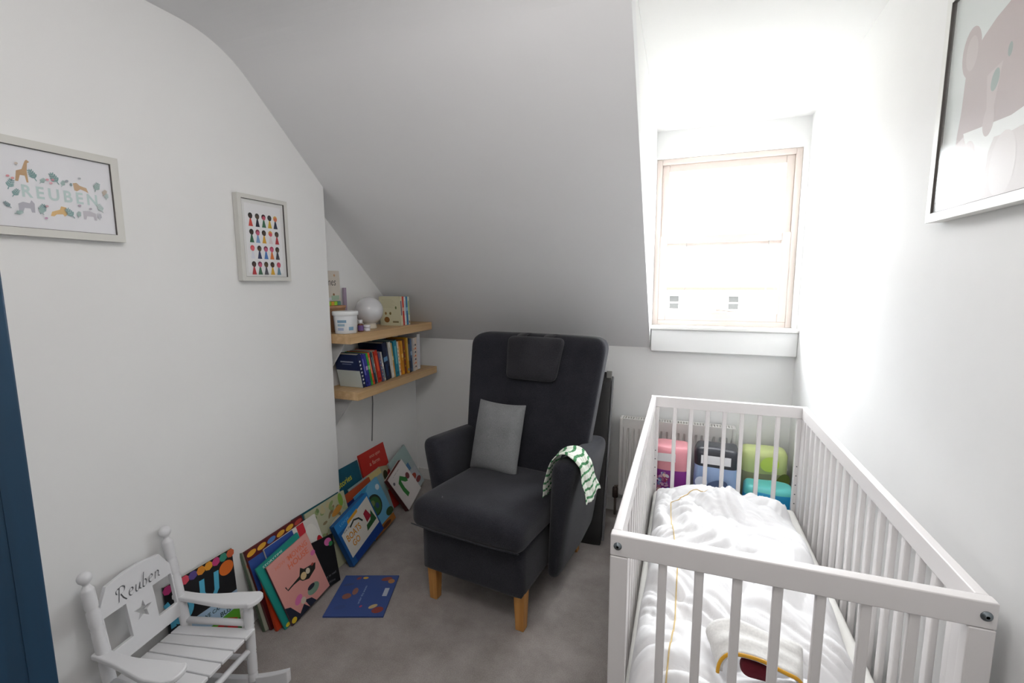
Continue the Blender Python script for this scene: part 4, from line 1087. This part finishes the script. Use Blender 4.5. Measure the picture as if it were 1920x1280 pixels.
# narrow neck and ball finial
bp = [(r, t * .90) for r, t in bp] + [(.015, .905), (.0115, .915), (.0085, .925), (.0085, .932)]
L_ = .57
for k in range(1, 13):
    a = -pi / 2 + .55 + (pi - .56) * k / 12
    bp.append((max(.0006, .0185 * math.cos(a)), .965 + .0185 * math.sin(a) / L_))
for sg in (-1, 1):
    turned((PB.x, sg * PH, PB.z), (PTp.x, sg * PH, PTp.z), bp, rc, 'back_post')
fpz = ringed(.0160, [(.10, .003, .008), (.33, .0025, .008), (.37, .0025, .008), (.66, .0025, .01), (.70, .0025, .01), (.9, .003, .01)], 60)
SP = math.tan(R(5.3))                                               # the sides open out towards the front
def sy(x): return PH + max(0, x) * SP
FX = .252
for sg in (-1, 1):
    turned((FX + .004, sg * (sy(FX) - .006), .046), (FX, sg * sy(FX), .345), fpz, rc, 'front_post')
    # runner
    b = MB(); n = 22; vs = []
    for k in range(n):
        t = k / (n - 1); x = -.012 + .40 * t; zc = .70 - math.sqrt(max(0, .70 ** 2 - (x - .15) ** 2)) + .001
        for (yy, zz) in ((-.011, 0), (.011, 0), (.011, .05), (-.011, .05)): vs.append((x, sg * (sy(x) - .004) + yy, zc + zz))
    fs = [(4 * k + a, 4 * k + (a + 1) % 4, 4 * k + 4 + (a + 1) % 4, 4 * k + 4 + a) for k in range(n - 1) for a in range(4)] + [(3, 2, 1, 0), (4 * n - 4, 4 * n - 3, 4 * n - 2, 4 * n - 1)]
    b.add(vs, fs).build('rocker', M_rock, rc, bevel=.003)
    # arm: paddle, wider and rounded at the front
    top = []
    for k in range(15):
        t = k / 14; x = -.020 + .290 * t; hwid = .017 + .020 * min(1, max(0, (t - .25) / .5)) ** 1.3
        top.append((x, hwid))
    out = [(x, w_ + .004) for x, w_ in top] + [(.270 + .030 * math.cos(a), .038 * math.sin(a)) for a in [pi / 2 - pi * k / 10 for k in range(1, 10)]] + [(x, -w_ * .85) for x, w_ in top[::-1]]
    b = MB(); zz = lambda x: .362 - .020 * math.sin(max(0, min(1, (x + .02) / .32)) * pi) * .6
    n = len(out)
    vs = [(x, sg * (sy(x) + y), zz(x) - .018) for x, y in out] + [(x, sg * (sy(x) + y), zz(x)) for x, y in out]
    fsd = [list(range(n)), list(range(n, 2 * n))[::-1]] + [(k, n + k, n + (k + 1) % n, (k + 1) % n) for k in range(n)]
    b.add(vs, fsd if sg < 0 else [f[::-1] for f in fsd]).build('armrest', M_rock, rc, bevel=.005, seg=3)
    MB().tube([(post_x(.262), sg * PH, .262), (FX, sg * sy(FX), .262)], .0115, 8).build('side_rail', M_rock, rc, smooth=True)
    MB().tube([(post_x(.13), sg * PH, .13), (FX, sg * (sy(FX) - .004), .13)], .009, 12).build('side_stretcher', M_rock, rc, smooth=True)
MB().tube([(FX, -sy(FX), .165), (FX, sy(FX), .165)], .010, 12).build('front_stretcher', M_rock, rc, smooth=True)
MB().tube([(post_x(.15), -PH, .15), (post_x(.15), PH, .15)], .010, 12).build('back_stretcher', M_rock, rc, smooth=True)
for x in (.02, .225): MB().box((x - .01, -sy(x), .216), (x + .01, sy(x), .235)).build('seat_rail', M_rock, rc, bevel=.002)
for k in range(6):
    f0 = (-1 + 2 * k / 6 + .014); f1 = (-1 + 2 * (k + 1) / 6 - .014)
    xa, xb_ = .000, .278; ya, yb_ = sy(xa) - .010, sy(xb_) - .004
    v = [(xa, f0 * ya), (xb_, f0 * yb_), (xb_, f1 * yb_), (xa, f1 * ya)]
    MB().prism(v, .2355, .2485, 'z').build('seat_slat', M_rock, rc, bevel=.003)
# back panel with two windows and a star, in a plane leaning back with the posts
bz = (PTp - PB).normalized(); by_ = Vector((0, 1, 0))
BPm = axes(PB, by_, bz, by_.cross(bz))
W = PH - .006
outer = [(-W, .245), (W, .245), (W, .425), (W * .70, .492), (W * .2, .502), (-W * .2, .502), (-W * .70, .492), (-W, .425)]
winL = [(-W * .90, .295), (-W * .90, .405), (-W * .36, .405), (-W * .36, .295)]
winR = [(-x, z) for x, z in winL]
st = []
for k in range(10):
    a = pi / 2 + 2 * pi * k / 10 - .15; r = .030 if k % 2 == 0 else .0125
    st.append((r * math.cos(a), .352 + r * math.sin(a)))
vs, fs = curve_plate([outer, winL, winR, st], .007)
bpn = MB().add(vs, fs, None, BPm).build('back_panel', M_rock, rc, bevel=.0015, weld=True)
# the name, written with a broad nib
def nib(k, strokes, x0, y0, s, col):
    nv = (.055, .035)
    for stn in strokes:
        pts = stn
        z = 0.0002
        vs = []; 
        for (x, y) in pts:
            X = x0 + (x + .22 * y) * s; Y = y0 + y * s
            vs += [(X - nv[0] * s / 2, Y - nv[1] * s / 2, z), (X + nv[0] * s / 2, Y + nv[1] * s / 2, z)]
        fs = []
        for i in range(len(pts) - 1):
            a, b, c, d = 2 * i, 2 * i + 1, 2 * i + 3, 2 * i + 2
            fs.append((a, b, c, d))
        k.mb.add(vs, fs, ink(col)); k.n += 1
def arc(cx, cy, rx, ry, a0, a1, n=14): return [(cx + rx * math.cos(R(a0 + (a1 - a0) * i / n)), cy + ry * math.sin(R(a0 + (a1 - a0) * i / n))) for i in range(n + 1)]
def glyphs(word):
    x = 0; out = []
    for c in word:
        if c == 'R':
            out += [[(x + .12, .98), (x + .12, .06), (x + .02, 0)], arc(x + .22, .76, .26, .24, 150, -75, 18), [(x + .24, .52), (x + .40, .22), (x + .62, -.04), (x + .72, .02)], arc(x + .02, .80, .1, .16, 260, 60, 8)]; x += .74
        elif c == 'e':
            out += [[(x + .02, .24), (x + .26, .30)] + arc(x + .17, .34, .12, .16, -10, 180, 10) + arc(x + .20, .22, .16, .22, 170, 320, 10)]; x += .42
        elif c == 'u':
            out += [[(x + .0, .44), (x + .07, .48), (x + .06, .14)] + arc(x + .17, .12, .11, .12, 180, 330, 8) + [(x + .33, .46)], [(x + .33, .48), (x + .32, .08), (x + .42, .02)]]; x += .48
        elif c == 'b':
            out += [[(x + .02, .92), (x + .09, .98), (x + .06, .1)] + arc(x + .17, .22, .14, .24, 210, 470, 16)]; x += .44
        elif c == 'n':
            out += [[(x + .0, .42), (x + .07, .48), (x + .06, .0)], [(x + .06, .28)] + arc(x + .19, .32, .12, .16, 160, 10, 8) + [(x + .30, .08), (x + .40, .02)]]; x += .46
    return out, x
gs, gw = glyphs('Reuben')
k = Ink(); nib(k, gs, 0, 0, 1, '#55585c')
sc_ = .150 / (gw + .1)
k.build('engraved_name', bpn, BPm @ axes((-.070, .420, .0076), (sc_ * 1.0, sc_ * .05, 0), (0, sc_ * .95, 0), (0, 0, sc_)))

# ------------------------------------------------------------------ picture frames
M_frame = mat('frame_white', '#d9d8d2', .45); M_mount = mat('mount_paper', '#e9e9ea', .7); M_rebate_shade = mat('rebate_shade_tone', '#57524f', .7)
def pane_mat():
    m = bpy.data.materials.new('picture_glass'); m.use_nodes = True; nt = m.node_tree; nt.nodes.clear()
    out = nt.nodes.new('ShaderNodeOutputMaterial'); mix = nt.nodes.new('ShaderNodeMixShader')
    t = nt.nodes.new('ShaderNodeBsdfTransparent'); g = nt.nodes.new('ShaderNodeBsdfGlossy'); g.inputs['Roughness'].default_value = 0.16
    lw = nt.nodes.new('ShaderNodeLayerWeight'); lw.inputs['Blend'].default_value = .5
    pw = nt.nodes.new('ShaderNodeMath'); pw.operation = 'POWER'; pw.inputs[1].default_value = 5.0
    fr_ = nt.nodes.new('ShaderNodeMath'); fr_.operation = 'MULTIPLY_ADD'; fr_.inputs[1].default_value = .3; fr_.inputs[2].default_value = .02
    nt.links.new(lw.outputs['Facing'], pw.inputs[0]); nt.links.new(pw.outputs[0], fr_.inputs[0])
    nt.links.new(fr_.outputs[0], mix.inputs[0]); nt.links.new(t.outputs[0], mix.inputs[1]); nt.links.new(g.outputs[0], mix.inputs[2])
    nt.links.new(mix.outputs[0], out.inputs[0]); return m
M_pane = pane_mat()
def frame(name, M, w, h, bw, dep, label, fn, mount='#e9e9ea', glass=True, col=None, lip=.007):
    """local: x right, y up, z out of the wall, origin at the lower left corner of the frame"""
    o = empty(name, M, label, 'framed print')
    b = MB(); fm = col or M_frame
    for q in ([(0, 0), (w, 0), (w - bw, bw), (bw, bw)], [(w, 0), (w, h), (w - bw, h - bw), (w - bw, bw)], [(w, h), (0, h), (bw, h - bw), (w - bw, h - bw)], [(0, h), (0, 0), (bw, bw), (bw, h - bw)]):
        b.prism(q, .001, dep, 'z')
    b.build('moulding', fm, o, weld=True)
    MB().box((bw - .001, bw - .001, .001), (w - bw + .001, h - bw + .001, dep - lip)).build('print_sheet', mat('sheet_' + mount.strip('#'), mount, .6), o)
    k = Ink(); fn(k, w, h); k.build('printed_picture', o, Matrix.Translation((0, 0, dep - lip + .0003)))
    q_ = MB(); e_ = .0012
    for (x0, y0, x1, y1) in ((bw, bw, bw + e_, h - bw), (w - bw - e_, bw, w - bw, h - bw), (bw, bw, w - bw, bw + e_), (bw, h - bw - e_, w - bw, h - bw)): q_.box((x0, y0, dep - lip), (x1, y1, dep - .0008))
    q_.build('rebate_shade', M_rebate_shade, o)  # dark strips paint the shade on the inner edge of the moulding
    if glass: MB().box((bw, bw, dep - lip * .45), (w - bw, h - bw, dep - lip * .45 + .0012)).build('glass', M_pane, o)
    return o
LX, LY, LZ = Vector((0, 1, 0)), Vector((0, 0, 1)), Vector((1, 0, 0))
def p_name(k, w, h):
    # print area in metres from the lower left corner of the frame
    def leaf(x, y, L, a, c): k.leaf(x + .045, y, L, a, c, 4)
    t1, t2, t3 = '#86a8a8', '#a3bcb8', '#bccdcb'
    k.text('REUBEN', .1175, .103, .033, '#c3d6d4', w=.172, bold=.025, space=1.4)
    def pg(pts, c): k.poly([(x + .045, y) for x, y in pts], c)
    # giraffe
    pg([(.062, .143), (.066, .170), (.078, .176), (.086, .198), (.090, .203), (.096, .198), (.091, .194), (.088, .172), (.089, .143), (.085, .143), (.083, .160), (.073, .160), (.068, .143)], '#bf9b72')
    # cat
    pg([(.190, .141), (.188, .160), (.197, .163), (.204, .156), (.220, .152), (.224, .138), (.217, .142), (.205, .146), (.196, .139)], '#cfae8a')
    pg([(.062, .062), (.062, .084), (.072, .090), (.086, .088), (.090, .097), (.096, .088), (.095, .064), (.088, .064), (.086, .074), (.074, .074), (.070, .062)], '#b9b8c2')
    pg([(.128, .060), (.132, .072), (.150, .080), (.154, .090), (.166, .088), (.168, .070), (.160, .062), (.156, .068), (.142, .066), (.136, .060)], '#e0b878')
    pg([(.205, .060), (.205, .084), (.222, .086), (.236, .080), (.238, .060), (.232, .060), (.230, .070), (.214, .070), (.211, .060)], '#c4c0c8')
    for (x, y, L, a, c) in ((.045, .118, .03, 1.2, t1), (.052, .100, .026, 1.0, t1), (.106, .150, .032, 2.0, t1), (.112, .145, .02, .9, t2), (.155, .150, .034, 2.1, t1), (.160, .145, .02, 1.2, t2), (.182, .148, .012, 1.5, '#7d9499'), (.240, .145, .03, 1.2, t2), (.105, .062, .030, 1.2, t1), (.112, .060, .022, 1.9, t2), (.182, .060, .032, 2.2, t1), (.190, .062, .02, 1.3, t2), (.255, .085, .028, 2.0, t3), (.046, .070, .02, 2.3, '#7d9499'), (.05, .056, .02, .4, t2), (.258, .135, .022, 1.1, '#c5b7a8'), (.266, .125, .02, 1.4, t3), (.243, .062, .02, 1.5, '#bcbcc4')):
        leaf(x, y, L, a, c)
    for (x, y, c) in ((.128, .158, '#d79aa6'), (.135, .150, '#e0acb4'), (.140, .160, '#d79aa6'), (.046, .152, '#cf8f96'), (.055, .148, '#d8a0a0'), (.12, .085, '#cfa7b0'), (.172, .163, '#a9b0b8'), (.203, .176, '#b5b8bd'), (.066, .188, '#c4b9ae'), (.115, .052, '#c9a3bd'), (.196, .098, '#b7a7b8'), (.222, .092, '#a9a4ae')):
        k.ell(x + .045, y, .004, .003, c, .4, 8)
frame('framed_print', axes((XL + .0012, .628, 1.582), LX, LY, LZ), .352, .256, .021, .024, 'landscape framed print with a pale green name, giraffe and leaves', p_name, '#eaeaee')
def p_kids(k, w, h):
    k.rect(.034, .034, w - .034, h - .034, '#efeff0')
    skin = ['#4a2f22', '#5f4632', '#d9586c', '#2a2320', '#e2725a']
    rows = [['#d23b2a', '#1d2238', '#2f6b4c', '#d9b32c', '#26304f'], ['#2e6a46', '#7fa3cc', '#d9a530', '#e6d9da', '#b5262e'], ['#e4e6ee', '#222f5c', '#4f83cc', '#d9762e', '#33333c'], ['#b5252c', '#3a6b4c', '#4a4650', '#dba928', '#5a8296']]
    heads = [['#3d2a20', '#5a4632', '#c9506a', '#2a2622', '#e07a5a'], ['#3a2a20', '#c65a78', '#4a3826', '#dd5a6a', '#4f3a2a'], ['#e0606c', '#5c4428', '#cf6084', '#d05a7c', '#53412c'], ['#4a2c24', '#c9587a', '#5e4a2c', '#4a3022', '#d0526c']]
    hair = [['#1d1a18', '#2f2a22', '#3b1a24', '#14121a', '#e5b25a'], ['#1c1814', '#8a3a4a', '#2a2118', '#e0a040', '#2b221a'], ['#d8484f', '#33281a', '#7c2f45', '#b83f62', '#2a2218'], ['#241a18', '#7a2a44', '#3a2f1a', '#2b1b14', '#c24560']]
    for r_ in range(4):
        for c_ in range(5):
            x = .060 + c_ * .0312 + .002 * math.sin(r_ * 3 + c_); y = h - .095 - r_ * .0655
            k.poly([(x - .0105, y - .030), (x + .0105, y - .030), (x + .003, y + .001), (x - .003, y + .001)], rows[r_][c_])
            k.ell(x, y + .013, .0105, .0115, hair[r_][c_], 0, 12); k.ell(x + .001, y + .009, .0085, .0085, heads[r_][c_], 0, 12)
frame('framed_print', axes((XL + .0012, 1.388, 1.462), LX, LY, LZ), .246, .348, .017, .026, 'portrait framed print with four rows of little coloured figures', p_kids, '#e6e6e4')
def p_bear(k, w, h):
    # pale wash of a seated bear in a white vest
    k.rect(.021, .021, w - .021, h - .021, '#d5dad7')
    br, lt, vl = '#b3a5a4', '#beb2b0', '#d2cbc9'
    k.poly([(.060, .021), (.066, .10), (.072, .186), (.079, .232), (.082, .306), (.100, .335), (.135, .362), (.175, .380), (.224, .392), (.27, .388), (.31, .37), (.335, .33), (.345, .25), (.352, .186), (.36, .021)], br)
    k.ell(.095, .350, .036, .052, br, .1); k.ell(.097, .347, .022, .036, lt, .1); k.ell(.315, .365, .036, .05, br)
    k.poly([(.060, .021), (.066, .10), (.072, .165), (.10, .175), (.16, .172), (.26, .165), (.352, .17), (.36, .021)], vl)  # lower body whitened: the glass reflection put into the print colour
    k.poly([(.165, .275), (.178, .20), (.200, .20), (.214, .285)], lt)
    k.ell(.195, .257, .013, .021, '#94a09b', -.2); k.ell(.233, .297, .007, .013, '#8d9793')
    k.poly([(.098, .182), (.16, .177), (.26, .170), (.325, .178), (.31, .142), (.262, .140), (.214, .144), (.200, .118), (.197, .078), (.160, .078), (.150, .141), (.117, .146)], '#e8ebe8')
    k.ell(.188, .182, .019, .030, lt); k.ell(.125, .10, .034, .060, '#d9d3d1'); k.ell(.25, .085, .040, .062, '#d9d3d1')
    k.mb.v[4:] = [(x + .012, y - .004, z) for x, y, z in k.mb.v[4:]]
RY, RZv = Vector((0, -1, 0)), Vector((-1, 0, 0))
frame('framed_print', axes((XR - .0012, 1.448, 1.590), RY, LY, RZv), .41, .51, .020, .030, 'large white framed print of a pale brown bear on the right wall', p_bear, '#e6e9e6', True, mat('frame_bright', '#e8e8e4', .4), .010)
